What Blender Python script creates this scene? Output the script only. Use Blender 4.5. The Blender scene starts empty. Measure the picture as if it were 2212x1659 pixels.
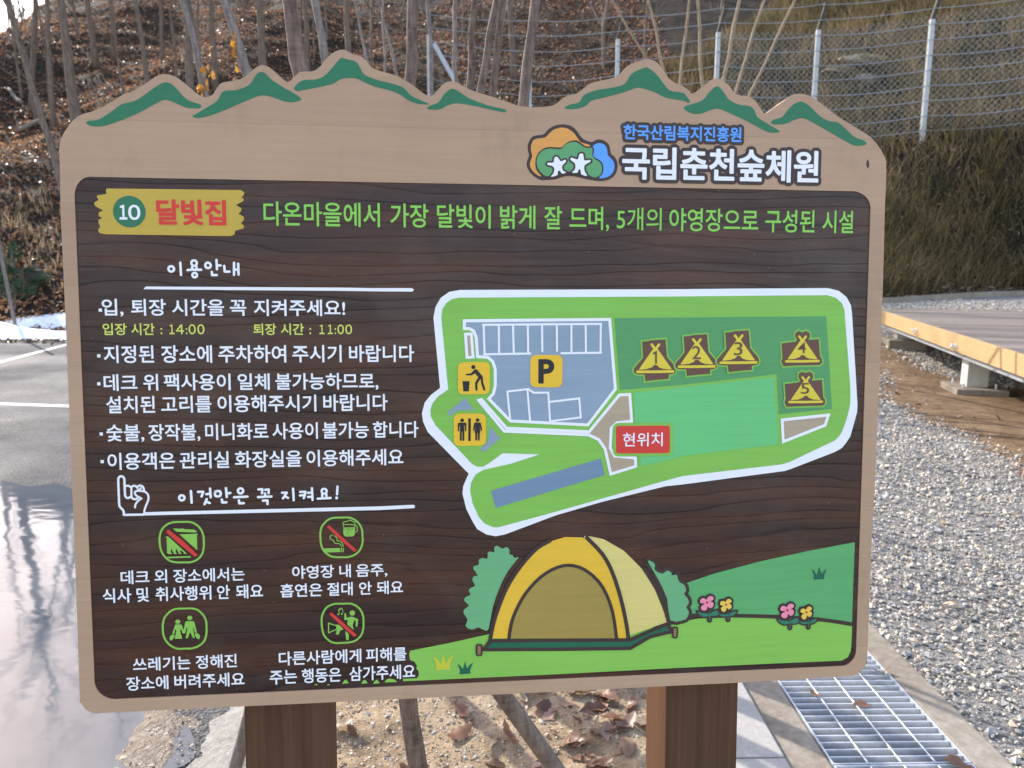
import bpy, bmesh, math, random
import numpy as np
from mathutils import Vector, Matrix
from mathutils.geometry import tessellate_polygon
R = math.radians
sc = bpy.context.scene
COL = sc.collection
random.seed(7)
rng = np.random.default_rng(11)

# ------------------------------------------------------------------ camera
F, CX, CY, CAMZ = 1661.4, 1106.0, 829.5, 1.45        # focal length and centre in photo units (2212 wide)
PITCH, YAW = R(9.7), R(1.07)
c_right = Vector((math.cos(YAW), -math.sin(YAW), 0))
c_fwd = Vector((math.sin(YAW)*math.cos(PITCH), math.cos(YAW)*math.cos(PITCH), -math.sin(PITCH)))
c_up = c_right.cross(c_fwd)
CAM = Vector((0, 0, CAMZ))
cam = bpy.data.cameras.new('camera')
cam.sensor_width = 36; cam.lens = 36*F/2212
cam.clip_start = 0.05; cam.clip_end = 500
cam.dof.use_dof = True; cam.dof.focus_distance = 1.25; cam.dof.aperture_fstop = 9.0
camo = bpy.data.objects.new('camera', cam); COL.objects.link(camo)
camo.matrix_world = Matrix(((c_right.x, c_up.x, -c_fwd.x, 0), (c_right.y, c_up.y, -c_fwd.y, 0),
                            (c_right.z, c_up.z, -c_fwd.z, CAMZ), (0, 0, 0, 1)))
sc.camera = camo

# ------------------------------------------------------------------ light
SUN_EL, SUN_AZ = R(33), R(-42)                       # azimuth from +Y, negative = to the left
w = bpy.data.worlds.new('World'); sc.world = w; w.use_nodes = True
nt = w.node_tree
sky = nt.nodes.new('ShaderNodeTexSky'); sky.sky_type = 'NISHITA'; sky.sun_disc = False
sky.sun_elevation = SUN_EL; sky.sun_rotation = SUN_AZ; sky.air_density = 1.0; sky.dust_density = 1.0
bg = nt.nodes['Background']; bg.inputs['Strength'].default_value = 0.15
haze = nt.nodes.new('ShaderNodeMix'); haze.data_type = 'RGBA'; haze.blend_type = 'MULTIPLY'   # the phone's white balance: open shade reads neutral
haze.inputs[0].default_value = 1.0; haze.inputs[7].default_value = (1.14, .99, .91, 1)
nt.links.new(sky.outputs[0], haze.inputs[6]); nt.links.new(haze.outputs[2], bg.inputs['Color'])
sl = bpy.data.lights.new('sun', 'SUN'); sl.energy = 2.0; sl.angle = R(0.5); sl.color = (1.0, 0.94, 0.85)
so = bpy.data.objects.new('sun', sl); COL.objects.link(so)
sd = Vector((math.sin(SUN_AZ)*math.cos(SUN_EL), math.cos(SUN_AZ)*math.cos(SUN_EL), math.sin(SUN_EL)))
so.rotation_euler = sd.to_track_quat('Z', 'Y').to_euler(); so.location = sd*30
vs = sc.view_settings
sc.display_settings.display_device = 'sRGB'
vs.view_transform = 'Standard'; vs.look = 'None'; vs.gamma = 1.0; vs.use_curve_mapping = False
vs.exposure = 1.85

# ------------------------------------------------------------------ helpers
def tag(o, label=None, cat=None, group=None, kind=None):
    if label: o['label'] = label
    if cat: o['category'] = cat
    if group: o['group'] = group
    if kind: o['kind'] = kind
    return o

def empty(name, loc, mw=None):
    o = bpy.data.objects.new(name, None); COL.objects.link(o)
    o.empty_display_size = 0.1
    if mw is not None: o.matrix_world = mw
    else: o.location = loc
    return o

def mk(name, V, Fc, mats, parent=None, mi=None, smooth=False, col=None, loc=None):
    me = bpy.data.meshes.new(name)
    if isinstance(V, np.ndarray): V = V.tolist()
    if isinstance(Fc, np.ndarray): Fc = Fc.tolist()
    me.from_pydata(V, [], Fc)
    if not isinstance(mats, (list, tuple)): mats = [mats]
    for m in mats: me.materials.append(m)
    if mi is not None: me.polygons.foreach_set('material_index', np.asarray(mi, dtype=np.int32))
    if smooth: me.polygons.foreach_set('use_smooth', np.ones(len(me.polygons), dtype=bool))
    if col is not None:
        a = me.attributes.new('Col', 'FLOAT_COLOR', 'POINT')
        c4 = np.ones((len(me.vertices), 4), dtype=np.float32); c4[:, :3] = col
        a.data.foreach_set('color', c4.ravel())
    me.update()
    o = bpy.data.objects.new(name, me); COL.objects.link(o)
    if parent: o.parent = parent
    if loc is not None: o.location = loc
    return o

class MB:
    """collects boxes, prisms and tubes into one mesh"""
    def __init__(s): s.v = []; s.f = []; s.m = []
    def add(s, v, f, m=0):
        b = len(s.v); s.v += [tuple(x) for x in v]; s.f += [tuple(b+i for i in q) for q in f]; s.m += [m]*len(f)
    def box(s, x0, x1, y0, y1, z0, z1, T=None, m=0, bev=0.0):
        if bev:
            bm = bmesh.new(); bmesh.ops.create_cube(bm, size=1)
            for v in bm.verts: v.co = Vector(((x0+x1)/2+v.co.x*(x1-x0), (y0+y1)/2+v.co.y*(y1-y0), (z0+z1)/2+v.co.z*(z1-z0)))
            bmesh.ops.bevel(bm, geom=bm.edges[:], offset=bev, segments=2, affect='EDGES', profile=0.6)
            bm.verts.index_update()
            v = [x.co.copy() for x in bm.verts]; f = [[x.index for x in q.verts] for q in bm.faces]; bm.free()
        else:
            v = [Vector((x, y, z)) for z in (z0, z1) for y in (y0, y1) for x in (x0, x1)]
            f = [(0,2,3,1), (4,5,7,6), (0,1,5,4), (2,6,7,3), (0,4,6,2), (1,3,7,5)]
        if T is not None: v = [T @ x for x in v]
        s.add(v, f, m)
    def tube(s, pts, rad, n=8, m=0, wob=0.0, cap=True):
        pts = [Vector(p) for p in pts]
        if not isinstance(rad, (list, tuple)): rad = [rad]*len(pts)
        V = []; ref = Vector((0.13, 0.97, 0.2))
        for i, p in enumerate(pts):
            d = (pts[min(i+1, len(pts)-1)]-pts[max(i-1, 0)]).normalized()
            if abs(d.dot(ref)) > .97: ref = Vector((1, 0, 0))
            u = d.cross(ref).normalized(); w_ = d.cross(u)
            for k in range(n):
                a = 2*math.pi*k/n
                r = rad[i]*(1+wob*(random.random()-.5))
                V.append(p+(u*math.cos(a)+w_*math.sin(a))*r)
        f = []
        for i in range(len(pts)-1):
            for k in range(n):
                a, b = i*n+k, i*n+(k+1) % n
                f.append((a, b, b+n, a+n))
        if cap: f += [tuple(range(n))[::-1], tuple(range((len(pts)-1)*n, len(pts)*n))]
        s.add(V, f, m)
    def build(s, name, mats, parent=None, smooth=False, loc=None):
        return mk(name, s.v, s.f, mats, parent, s.m, smooth, loc=loc)

def sl1(c):
    c = c/255.0
    return c/12.92 if c <= .04045 else ((c+.055)/1.055)**2.4
def lin(r, g, b, k=1.0): return (min(.86, sl1(r)*k), min(.86, sl1(g)*k), min(.86, sl1(b)*k), 1)

class NT:
    def __init__(s, name, rough=.6, spec=.5):
        s.m = bpy.data.materials.new(name); s.m.use_nodes = True; s.t = s.m.node_tree
        s.b = s.t.nodes['Principled BSDF']; s.b.inputs['Roughness'].default_value = rough
        s.b.inputs['Specular IOR Level'].default_value = spec
        s.tc = s.t.nodes.new('ShaderNodeTexCoord')
    def n(s, t, **k):
        x = s.t.nodes.new(t)
        for a, v in k.items(): setattr(x, a, v)
        return x
    def l(s, a, b): s.t.links.new(a, b)
    def map(s, scale, src='Object', rot=(0, 0, 0)):
        m = s.n('ShaderNodeMapping'); m.inputs['Scale'].default_value = scale; m.inputs['Rotation'].default_value = rot
        s.l(s.tc.outputs[src], m.inputs['Vector']); return m.outputs[0]
    def noise(s, vec, scale, detail=3, rough=.55, dist=0):
        x = s.n('ShaderNodeTexNoise'); x.inputs['Scale'].default_value = scale; x.inputs['Detail'].default_value = detail
        x.inputs['Roughness'].default_value = rough; x.inputs['Distortion'].default_value = dist
        s.l(vec, x.inputs['Vector']); return x.outputs['Fac']
    def vor(s, vec, scale, feature='F1', out='Distance'):
        x = s.n('ShaderNodeTexVoronoi', feature=feature); x.inputs['Scale'].default_value = scale
        s.l(vec, x.inputs['Vector']); return x.outputs[out]
    def ramp(s, fac, stops, interp='LINEAR'):
        x = s.n('ShaderNodeValToRGB'); x.color_ramp.interpolation = interp
        e = x.color_ramp.elements
        while len(e) < len(stops): e.new(.5)
        for q, (p, c) in zip(e, stops): q.position = p; q.color = c if len(c) == 4 else (*c, 1)
        s.l(fac, x.inputs[0]); return x.outputs[0]
    def mix(s, fac, a, b, mode='MIX'):
        x = s.n('ShaderNodeMix', data_type='RGBA', blend_type=mode)
        for i, q in ((0, fac), (6, a), (7, b)):
            if isinstance(q, (int, float)): x.inputs[i].default_value = q
            elif isinstance(q, (tuple, list)): x.inputs[i].default_value = q if len(q) == 4 else (*q, 1)
            else: s.l(q, x.inputs[i])
        return x.outputs[2]
    def math(s, op, a, b=0.0):
        x = s.n('ShaderNodeMath', operation=op)
        for i, q in ((0, a), (1, b)):
            if isinstance(q, (int, float)): x.inputs[i].default_value = q
            else: s.l(q, x.inputs[i])
        return x.outputs[0]
    def attr(s, name='Col'):
        x = s.n('ShaderNodeAttribute'); x.attribute_name = name; return x.outputs['Color']
    def color(s, c):
        if isinstance(c, (tuple, list)): s.b.inputs['Base Color'].default_value = c if len(c) == 4 else (*c, 1)
        else: s.l(c, s.b.inputs['Base Color'])
    def rough(s, r): s.l(r, s.b.inputs['Roughness'])
    def bump(s, h, strength, dist):
        x = s.n('ShaderNodeBump'); x.inputs['Strength'].default_value = strength; x.inputs['Distance'].default_value = dist
        s.l(h, x.inputs['Height']); s.l(x.outputs[0], s.b.inputs['Normal'])

# ------------------------------------------------------------------ materials
def grain_coords(t, k=1.0):
    """horizontal flat-sawn grain: returns height fields running along local X"""
    wv = t.noise(t.map((.9, 2.6, 1)), 1.5, 2, .45)
    sep = t.n('ShaderNodeSeparateXYZ'); t.l(t.tc.outputs['Object'], sep.inputs[0])
    y = t.math('ADD', sep.outputs[1], t.math('MULTIPLY', wv, .11))
    def along(f):
        cmb = t.n('ShaderNodeCombineXYZ')
        t.l(t.math('MULTIPLY', sep.outputs[0], f), cmb.inputs[0]); t.l(y, cmb.inputs[1]); return cmb.outputs[0]
    a = t.noise(along(.09), 34*k, 1, .5)
    b = t.noise(along(.035), 120*k, 3, .6)
    fine = t.noise(t.map((9, 900, 1)), 1.0, 2, .6)
    return a, b, fine

def paint(name, c, rough=.5, k=.93, var=.10, bump=.12, spec=.35, seam=False):
    t = NT(name, rough, spec)
    a, b, fine = grain_coords(t)
    base = lin(*c, k)
    dk = tuple(x*(1-var) for x in base[:3])+(1,); lt = tuple(min(.9, x*(1+var*.6)) for x in base[:3])+(1,)
    h = t.math('ADD', t.math('MULTIPLY', b, .6), t.math('MULTIPLY', fine, .4))
    blot = t.noise(t.map((1, 1, 1)), 7, 3)
    f = t.math('ADD', t.math('MULTIPLY', h, .7), t.math('MULTIPLY', blot, .35))
    col = t.ramp(f, [(.34, dk), (.68, lt)])
    if seam:                                             # glued-up boards: faint joints, each board a slightly different tone
        sep = t.n('ShaderNodeSeparateXYZ'); t.l(t.tc.outputs['Object'], sep.inputs[0])
        yb = t.math('MULTIPLY', sep.outputs[1], 1/.117); fr = t.math('FRACT', yb)
        ln = t.math('LESS_THAN', fr, .010)
        wn = t.n('ShaderNodeTexWhiteNoise', noise_dimensions='1D'); t.l(t.math('FLOOR', yb), wn.inputs['W'])
        tone = t.ramp(wn.outputs['Value'], [(0, (.93, .90, .87)), (1, (1.04, 1.03, 1.0))])
        col = t.mix(1.0, col, tone, 'MULTIPLY'); col = t.mix(t.math('MULTIPLY', ln, .20), col, (.12, .085, .06), 'MIX')
        st = t.noise(t.map((3, 1.2, 1)), 4, 5, .7); col = t.mix(t.ramp(st, [(.56, (0, 0, 0)), (.74, (.30,)*3)]), col, (.22, .165, .12), 'MIX')
        t.rough(t.ramp(st, [(.35, (.42,)*3), (.65, (.62,)*3)]))
    t.color(col)
    t.bump(h, bump, .0016)
    return t.m

P_WHITE = paint('paint_white', (243, 241, 249), .45, .95, .05)
P_TAN = paint('paint_tan', (176, 145, 119), .55, 1.06, .11, .12, .25, True)
P_MOUNT = paint('paint_mountain_green', (47, 118, 82), .5, .93, .14)
P_YELLOWPLATE = paint('paint_plate_yellow', (203, 170, 66), .5)
P_RED = paint('paint_red', (222, 60, 52), .5)
P_TITLE = paint('paint_title_green', (140, 208, 84), .5, .95, .05)
P_PALEYEL = paint('paint_pale_yellow', (214, 220, 100), .5, .95, .05)
P_ICON = paint('paint_icon_green', (142, 196, 82), .5, .95, .07)
P_LOGOBLUE = paint('paint_logo_blue', (98, 164, 246), .5)
P_ORANGE = paint('paint_orange', (229, 160, 78), .5)
P_LOGOGREEN = paint('paint_logo_green', (98, 166, 108), .5)
P_MAPGREEN = paint('paint_map_green', (134, 194, 80), .5, .93, .12)
P_DARKFIELD = paint('paint_field_green', (88, 158, 96), .5, .93, .10)
P_MINT = paint('paint_mint', (108, 200, 122), .5, .93, .09)
P_SLATE = paint("paint_slate", (146, 163, 180), .5, .93, .12)
P_SLATE2 = paint('paint_dark_slate', (118, 143, 165), .5, .93, .1)
P_PATH = paint('paint_path', (184, 164, 136), .5, .93, .12)
P_YEL = paint('paint_sign_yellow', (243, 194, 48), .5, .93, .06)
P_TENTYEL = paint('paint_marker_yellow', (230, 206, 62), .5)
P_BLACK = paint('paint_black', (34, 30, 38), .5)
P_MARKBROWN = paint('paint_marker_brown', (108, 74, 62), .55)
P_OUTLINE = paint('stain_outline', (66, 50, 46), .5)
P_HILL = paint('paint_hill_green', (97, 174, 106), .5, .93, .12)
P_MEADOW = paint('paint_meadow_green', (140, 198, 84), .5, .93, .10)
P_BUSH = paint('paint_bush_green', (112, 178, 122), .5)
P_CAMPYEL = paint('paint_tent_yellow', (240, 190, 56), .5, .93, .09)
P_CAMPPALE = paint('paint_tent_pale', (228, 208, 124), .5, .93, .1)
P_CAMPIN = paint('paint_tent_inside', (164, 140, 68), .5, 1.0, .12)
P_SHEET = paint('paint_groundsheet', (28, 102, 74), .5)
P_PEG = paint('paint_peg', (150, 114, 84), .5)
P_PINK = paint('paint_pink', (246, 146, 168), .5)
P_FLYEL = paint('paint_flower_yellow', (240, 202, 84), .5)
P_DKGREEN = paint('paint_leaf_green', (48, 128, 98), .5)
P_LIME = paint('paint_lime', (204, 204, 62), .5)

def m_panel():
    t = NT('stained_brown_panel', .42, .34)
    a, b, fine = grain_coords(t)
    # flat-sawn rings: contour lines of a slow field give long flowing ridges
    wv = t.noise(t.map((1.0, 2.4, 1)), 1.3, 1, .4)
    sep = t.n('ShaderNodeSeparateXYZ'); t.l(t.tc.outputs['Object'], sep.inputs[0])
    f0 = t.math('ADD', t.math('MULTIPLY', sep.outputs[1], 52.0), t.math('MULTIPLY', wv, 5.5))
    cmb = t.n('ShaderNodeCombineXYZ'); t.l(t.math('MULTIPLY', sep.outputs[0], .12), cmb.inputs[0]); t.l(sep.outputs[1], cmb.inputs[1])
    f0 = t.math('ADD', f0, t.math('MULTIPLY', t.noise(cmb.outputs[0], 24, 2, .5), 2.6))
    saw = t.math('FRACT', f0)
    ringtone = t.noise(cmb.outputs[0], 22, 2, .6)
    c1 = t.ramp(saw, [(0, (.020, .0095, .0075)), (.15, (.038, .0172, .013)), (.7, (.047, .021, .0155)), (1, (.052, .023, .0165))])
    c2 = t.mix(t.ramp(ringtone, [(.42, (0, 0, 0)), (.66, (.8, .8, .8))]), c1, (.094, .034, .015), 'MIX')
    c3 = t.mix(t.ramp(t.noise(t.map((30, 420, 1)), 1, 2), [(.35, (.35,)*3), (.65, (0, 0, 0))]), c2, (.018, .009, .007), 'MIX')
    sp = t.vor(t.map((1, 1, 1)), 34); du = t.noise(t.map((1, 1, 1)), 5, 4, .65)                    # specks and a film of dust
    c4 = t.mix(t.ramp(du, [(.5, (0, 0, 0)), (.75, (.10,)*3)]), c3, (.30, .25, .21), 'MIX')
    c4 = t.mix(t.ramp(sp, [(.030, (.5,)*3), (.036, (0, 0, 0))]), c4, (.28, .24, .20), 'MIX')
    t.color(c4)
    h = t.math('ADD', t.math('MULTIPLY', t.ramp(saw, [(0, (0, 0, 0)), (.10, (.7, .7, .7)), (1, (1, 1, 1))]), .6), t.math('ADD', t.math('MULTIPLY', b, .22), t.math('MULTIPLY', fine, .10)))
    t.bump(h, .55, .0016)
    t.rough(t.ramp(b, [(.35, (.34,)*3), (.65, (.50,)*3)]))
    return t.m
M_PANEL = m_panel()

def m_post():
    t = NT('stained_post_wood', .6, .22)
    g = t.noise(t.map((75, 1.6, 75)), 1.0, 4, .6, .3)
    bl = t.noise(t.map((6, .8, 6)), 1.0, 2)
    f = t.math('ADD', t.math('MULTIPLY', g, .75), t.math('MULTIPLY', bl, .3))
    t.color(t.ramp(f, [(.30, (.048, .022, .011)), (.52, (.085, .041, .020)), (.75, (.13, .066, .034))]))
    t.bump(g, .3, .002); return t.m
M_POST = m_post()

def m_simple(name, c, rough=.6, spec=.4, var=.2, scale=20, bump=0, bd=.005, metal=0):
    t = NT(name, rough, spec); v = t.map((1, 1, 1)); f = t.noise(v, scale, 4, .6)
    t.color(t.ramp(f, [(.3, tuple(x*(1-var) for x in c)), (.7, tuple(x*(1+var) for x in c))]))
    t.b.inputs['Metallic'].default_value = metal
    if bump: t.bump(f, bump, bd)
    return t.m

def m_asphalt():
    t = NT('asphalt', .7, .10); v = t.map((1, 1, 1))
    big = t.noise(v, .9, 4, .6); sp = t.noise(v, 70, 4, .8); st = t.vor(v, 75)
    mid = t.noise(v, 16, 4, .75)
    c = t.ramp(t.math('ADD', t.math('MULTIPLY', big, .45), t.math('ADD', t.math('MULTIPLY', sp, .3), t.math('MULTIPLY', mid, .25))), [(.38, (.055, .055, .055)), (.62, (.19, .185, .177))])
    t.color(c)
    t.rough(t.ramp(t.noise(v, .55, 3, .5), [(.42, (.58,)*3), (.56, (.80,)*3)]))
    t.bump(t.math('ADD', t.math('ADD', st, t.math('MULTIPLY', sp, .8)), t.math('MULTIPLY', mid, 1.2)), .9, .012); return t.m
M_ASPHALT = m_asphalt()

def m_water():
    t = NT('puddle_water', .05, .36); v = t.map((1, 1, 1))
    t.color(t.ramp(t.noise(v, 2.0, 4), [(.3, (.060, .072, .088)), (.7, (.105, .118, .132))]))
    t.b.inputs['IOR'].default_value = 1.33
    r = t.noise(t.map((1.6, 2.6, 1), rot=(0, 0, .5)), 2.2, 2, .45, .8)
    t.bump(r, .10, .012)
    return t.m
M_WATER = m_water()

def m_soil(name, c1, c2, c3, rough=.9, bump=.7, bd=.02, sc_=14):
    t = NT(name, rough, .2); v = t.map((1, 1, 1))
    a = t.noise(v, sc_, 6, .68); b = t.noise(v, 2.2, 3)
    f = t.math('ADD', t.math('MULTIPLY', a, .65), t.math('MULTIPLY', b, .4))
    t.color(t.ramp(f, [(.34, c1), (.52, c2), (.70, c3)]))
    t.bump(t.math('ADD', a, t.math('MULTIPLY', t.noise(v, 90, 3, .7), .4)), bump, bd); return t.m
M_BED = m_soil('bed_soil', (.12, .084, .050), (.30, .222, .138), (.43, .34, .23))
M_SAND = m_soil('wet_sand', (.09, .06, .038), (.21, .16, .11), (.33, .27, .20), .36, .9, .03, 22)
M_SAND.node_tree.nodes['Principled BSDF'].inputs['Specular IOR Level'].default_value = .5
M_DIRT = m_soil('orange_dirt', (.10, .065, .038), (.19, .125, .07), (.28, .20, .125), .9, .9, .04, 9)
M_HILLSOIL = m_soil('hill_floor', (.010, .0075, .0055), (.034, .024, .016), (.075, .054, .036), .9, 1.0, .12, 3.2)
M_GRAVBED = m_soil('gravel_floor', (.11, .10, .09), (.25, .235, .21), (.42, .39, .35), .8, 1.0, .02, 45)
M_CONC = m_soil('kerb_concrete', (.155, .13, .095), (.24, .205, .16), (.33, .295, .245), .85, .25, .006, 30)
M_SLAB = m_soil('granite_slab', (.28, .26, .235), (.35, .33, .30), (.42, .40, .37), .8, .15, .003, 60)
M_ICE = m_soil('icy_concrete', (.17, .155, .13), (.25, .235, .21), (.36, .345, .32), .45, .9, .012, 40)
M_SNOW = m_soil('snow_cover', (.62, .64, .68), (.80, .82, .86), (.86, .86, .88), .6, .5, .03, 9)
M_LINE = m_simple('road_marking', (.36, .355, .34), .6, .4, .22, 60, .3, .003)

def m_vcol(name, rough=.6, spec=.4, trans=0, bump=0, bs=40):
    t = NT(name, rough, spec)
    if bump:
        f = t.noise(t.map((1, 1, 1)), bs, 3, .6)
        t.color(t.mix(1.0, t.attr(), t.ramp(f, [(.3, (.7, .7, .7)), (.7, (1.15, 1.15, 1.15))]), 'MULTIPLY'))
        t.bump(f, bump, .004)
    else: t.color(t.attr())
    if trans:
        tr = t.n('ShaderNodeBsdfTranslucent'); t.l(t.attr(), tr.inputs['Color'])
        mx = t.n('ShaderNodeMixShader'); mx.inputs[0].default_value = trans
        out = t.t.nodes['Material Output']
        t.l(t.b.outputs[0], mx.inputs[1]); t.l(tr.outputs[0], mx.inputs[2]); t.l(mx.outputs[0], out.inputs['Surface'])
    return t.m
M_STONE = m_vcol('crushed_stone', .6, .5, 0, .3, 90)
M_LEAF = m_vcol('dry_leaf', .42, .45, .3)
M_BLADE = m_vcol('dry_grass_blade', .7, .2, .35)
M_NEEDLE = m_vcol('pine_needle', .6, .3, .2)

def m_bark(name, c1, c2, scale=30):
    t = NT(name, .85, .25); v = t.map((1, 1, .22))
    a = t.noise(v, scale, 4, .65); lent = t.noise(t.map((3, 3, 40)), 3, 2)
    f = t.math('ADD', t.math('MULTIPLY', a, .75), t.math('MULTIPLY', lent, .25))
    t.color(t.ramp(f, [(.35, c1), (.68, c2)])); t.bump(f, .5, .006); return t.m
M_BARK_Y = m_bark('young_bark', (.075, .05, .04), (.23, .175, .145), 70)
M_BARK_G = m_bark('grey_bark', (.11, .09, .08), (.30, .26, .235), 70)
M_BARK_D = m_bark('old_bark', (.085, .062, .046), (.23, .175, .135), 22)
M_STAKE = m_bark('weathered_stake', (.10, .08, .065), (.28, .225, .185), 45)
M_TWIG = m_bark('pale_twig', (.17, .125, .08), (.38, .30, .21), 60)
M_ZINC = m_simple('galvanised_steel', (.60, .62, .64), .42, .5, .12, 40, 0, .001, .45)
M_FPOST = m_simple('white_fence_post', (.40, .415, .42), .5, .5, .1, 14)
M_FARM = m_simple('dark_fence_arm', (.05, .044, .036), .7, .3, .2, 30)
M_WIRE = m_simple('fence_wire', (.34, .36, .36), .45, .5, .15, 10, 0, .001, .5)
M_ROCK = m_simple('pale_rock', (.30, .23, .145), .85, .3, .35, 5, .8, .08)
M_STUMP = m_bark('stump_bark', (.03, .025, .02), (.09, .075, .06), 18)
M_DPOST = m_simple('painted_steel_post', (.52, .50, .45), .6, .4, .08, 16)

def m_plank(name, c1, c2, ax=0, rough=.6):
    t = NT(name, rough, .35)
    s = (1.2, 70, 70) if ax == 0 else (70, 1.2, 70)
    g = t.noise(t.map(s), 1, 4, .6, .4)
    t.color(t.ramp(g, [(.3, c1), (.7, c2)])); t.bump(g, .2, .003); return t.m
M_FASCIA = m_plank('larch_fascia', (.36, .225, .095), (.48, .325, .165), 1)
M_DECK = [m_plank('deck_plank', (.13*k, .105*k, .083*k), (.25*k, .21*k, .17*k), 0) for k in (.8, 1.0, 1.2)]
M_UNDER = m_simple('grey_steel_channel', (.30, .31, .32), .5, .5, .1, 10)
# ------------------------------------------------------------------ the information board
# sign frame measured in the camera frame: X along the board, Y up its face, N into it
s_x = Vector((.99502136, .00674781, .09943316)); s_y = Vector((4.36561854e-04, .99740056, -.07205503))
s_o = Vector((-.62602152, -.47351128, 1.15437274))
def c2w(v): return c_right*v.x + c_up*v.y + c_fwd*v.z
SX = c2w(s_x).normalized(); SY = c2w(s_y); SY = (SY-SX*SY.dot(SX)).normalized(); SZ = SX.cross(SY)   # SZ faces the reader
SO = CAM + c2w(s_o)                                  # lower left corner of the dark panel
base_y = -(SO+SX*.6).z/SY.z                          # where the face plane meets the ground
SB = SO + SX*.6 + SY*base_y
SM = Matrix(((SX.x, SY.x, SZ.x, SB.x), (SX.y, SY.y, SZ.y, SB.y), (SX.z, SY.z, SZ.z, SB.z), (0, 0, 0, 1)))
SMI = SM.inverted()
camL = SMI @ CAM
def P(x, y, z=0.0):
    """photo point -> local point (x, y) on the board face"""
    d = SMI.to_3x3() @ (c_right*(x-CX) + c_up*(CY-y) + c_fwd*F)
    t = (z-camL.z)/d.z
    return (camL.x+d.x*t, camL.y+d.y*t)
ZONES = {'V': (0, 0, 2212*1.8228), 'L': (2060, 470, 400), 'p1': (600, 2030, 240), 'p2': (1230, 2020, 240), 'p3': (610, 2380, 240), 'p4': (1240, 2360, 240),
         'h': (440, 1860, 240), 't1': (640, 1000, 320), 't2': (680, 1880, 400), 't3': (1060, 1860, 400), 'n1': (2440, 1280, 320),
         'n4': (3040, 1280, 260*2212/1269), 'tr': (1760, 1400, 200), 'wc': (1760, 1600, 200), 'fl': (2700, 2300, 240), 'gr': (1600, 2540, 300)}
for i, k in enumerate('ABCDEFGHI'): ZONES[k] = (1344*(i % 3), 1008*(i//3), 1344)
def zv(k, x, y, off=(0, 0)):
    x0, y0, w_ = ZONES[k]; return ((x0+x*w_/2212)/1.8228+off[0], (y0+y*w_/2212)/1.8228+off[1])
def zp(k, pts, off=(0, 0)): return [P(*zv(k, x, y, off)) for x, y in pts]
def parse(s, off=(0, 0)):
    """'A 1,2 3,4 B 5,6' -> local points"""
    out = []; k = None
    for tok in s.split():
        if ',' in tok: x, y = tok.split(','); out.append(P(*zv(k, float(x), float(y), off)))
        else: k = tok
    return out
def wk(k): return ZONES[k][2]/2212/1.8228*.000722      # zone unit -> metres on the board (about)

def catmull(p, n=5, closed=True):
    p = [Vector((q[0], q[1])) for q in p]; N = len(p); out = []
    for i in range(N if closed else N-1):
        if closed: a, b, c, d = p[i-1], p[i], p[(i+1) % N], p[(i+2) % N]
        else: a, b, c, d = p[max(i-1, 0)], p[i], p[i+1], p[min(i+2, N-1)]
        for k in range(n):
            t = k/n
            out.append(.5*((2*b)+(c-a)*t+(2*a-5*b+4*c-d)*t*t+(3*b-a-3*c+d)*t**3))
    if not closed: out.append(p[-1])
    return [(q.x, q.y) for q in out]

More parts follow.
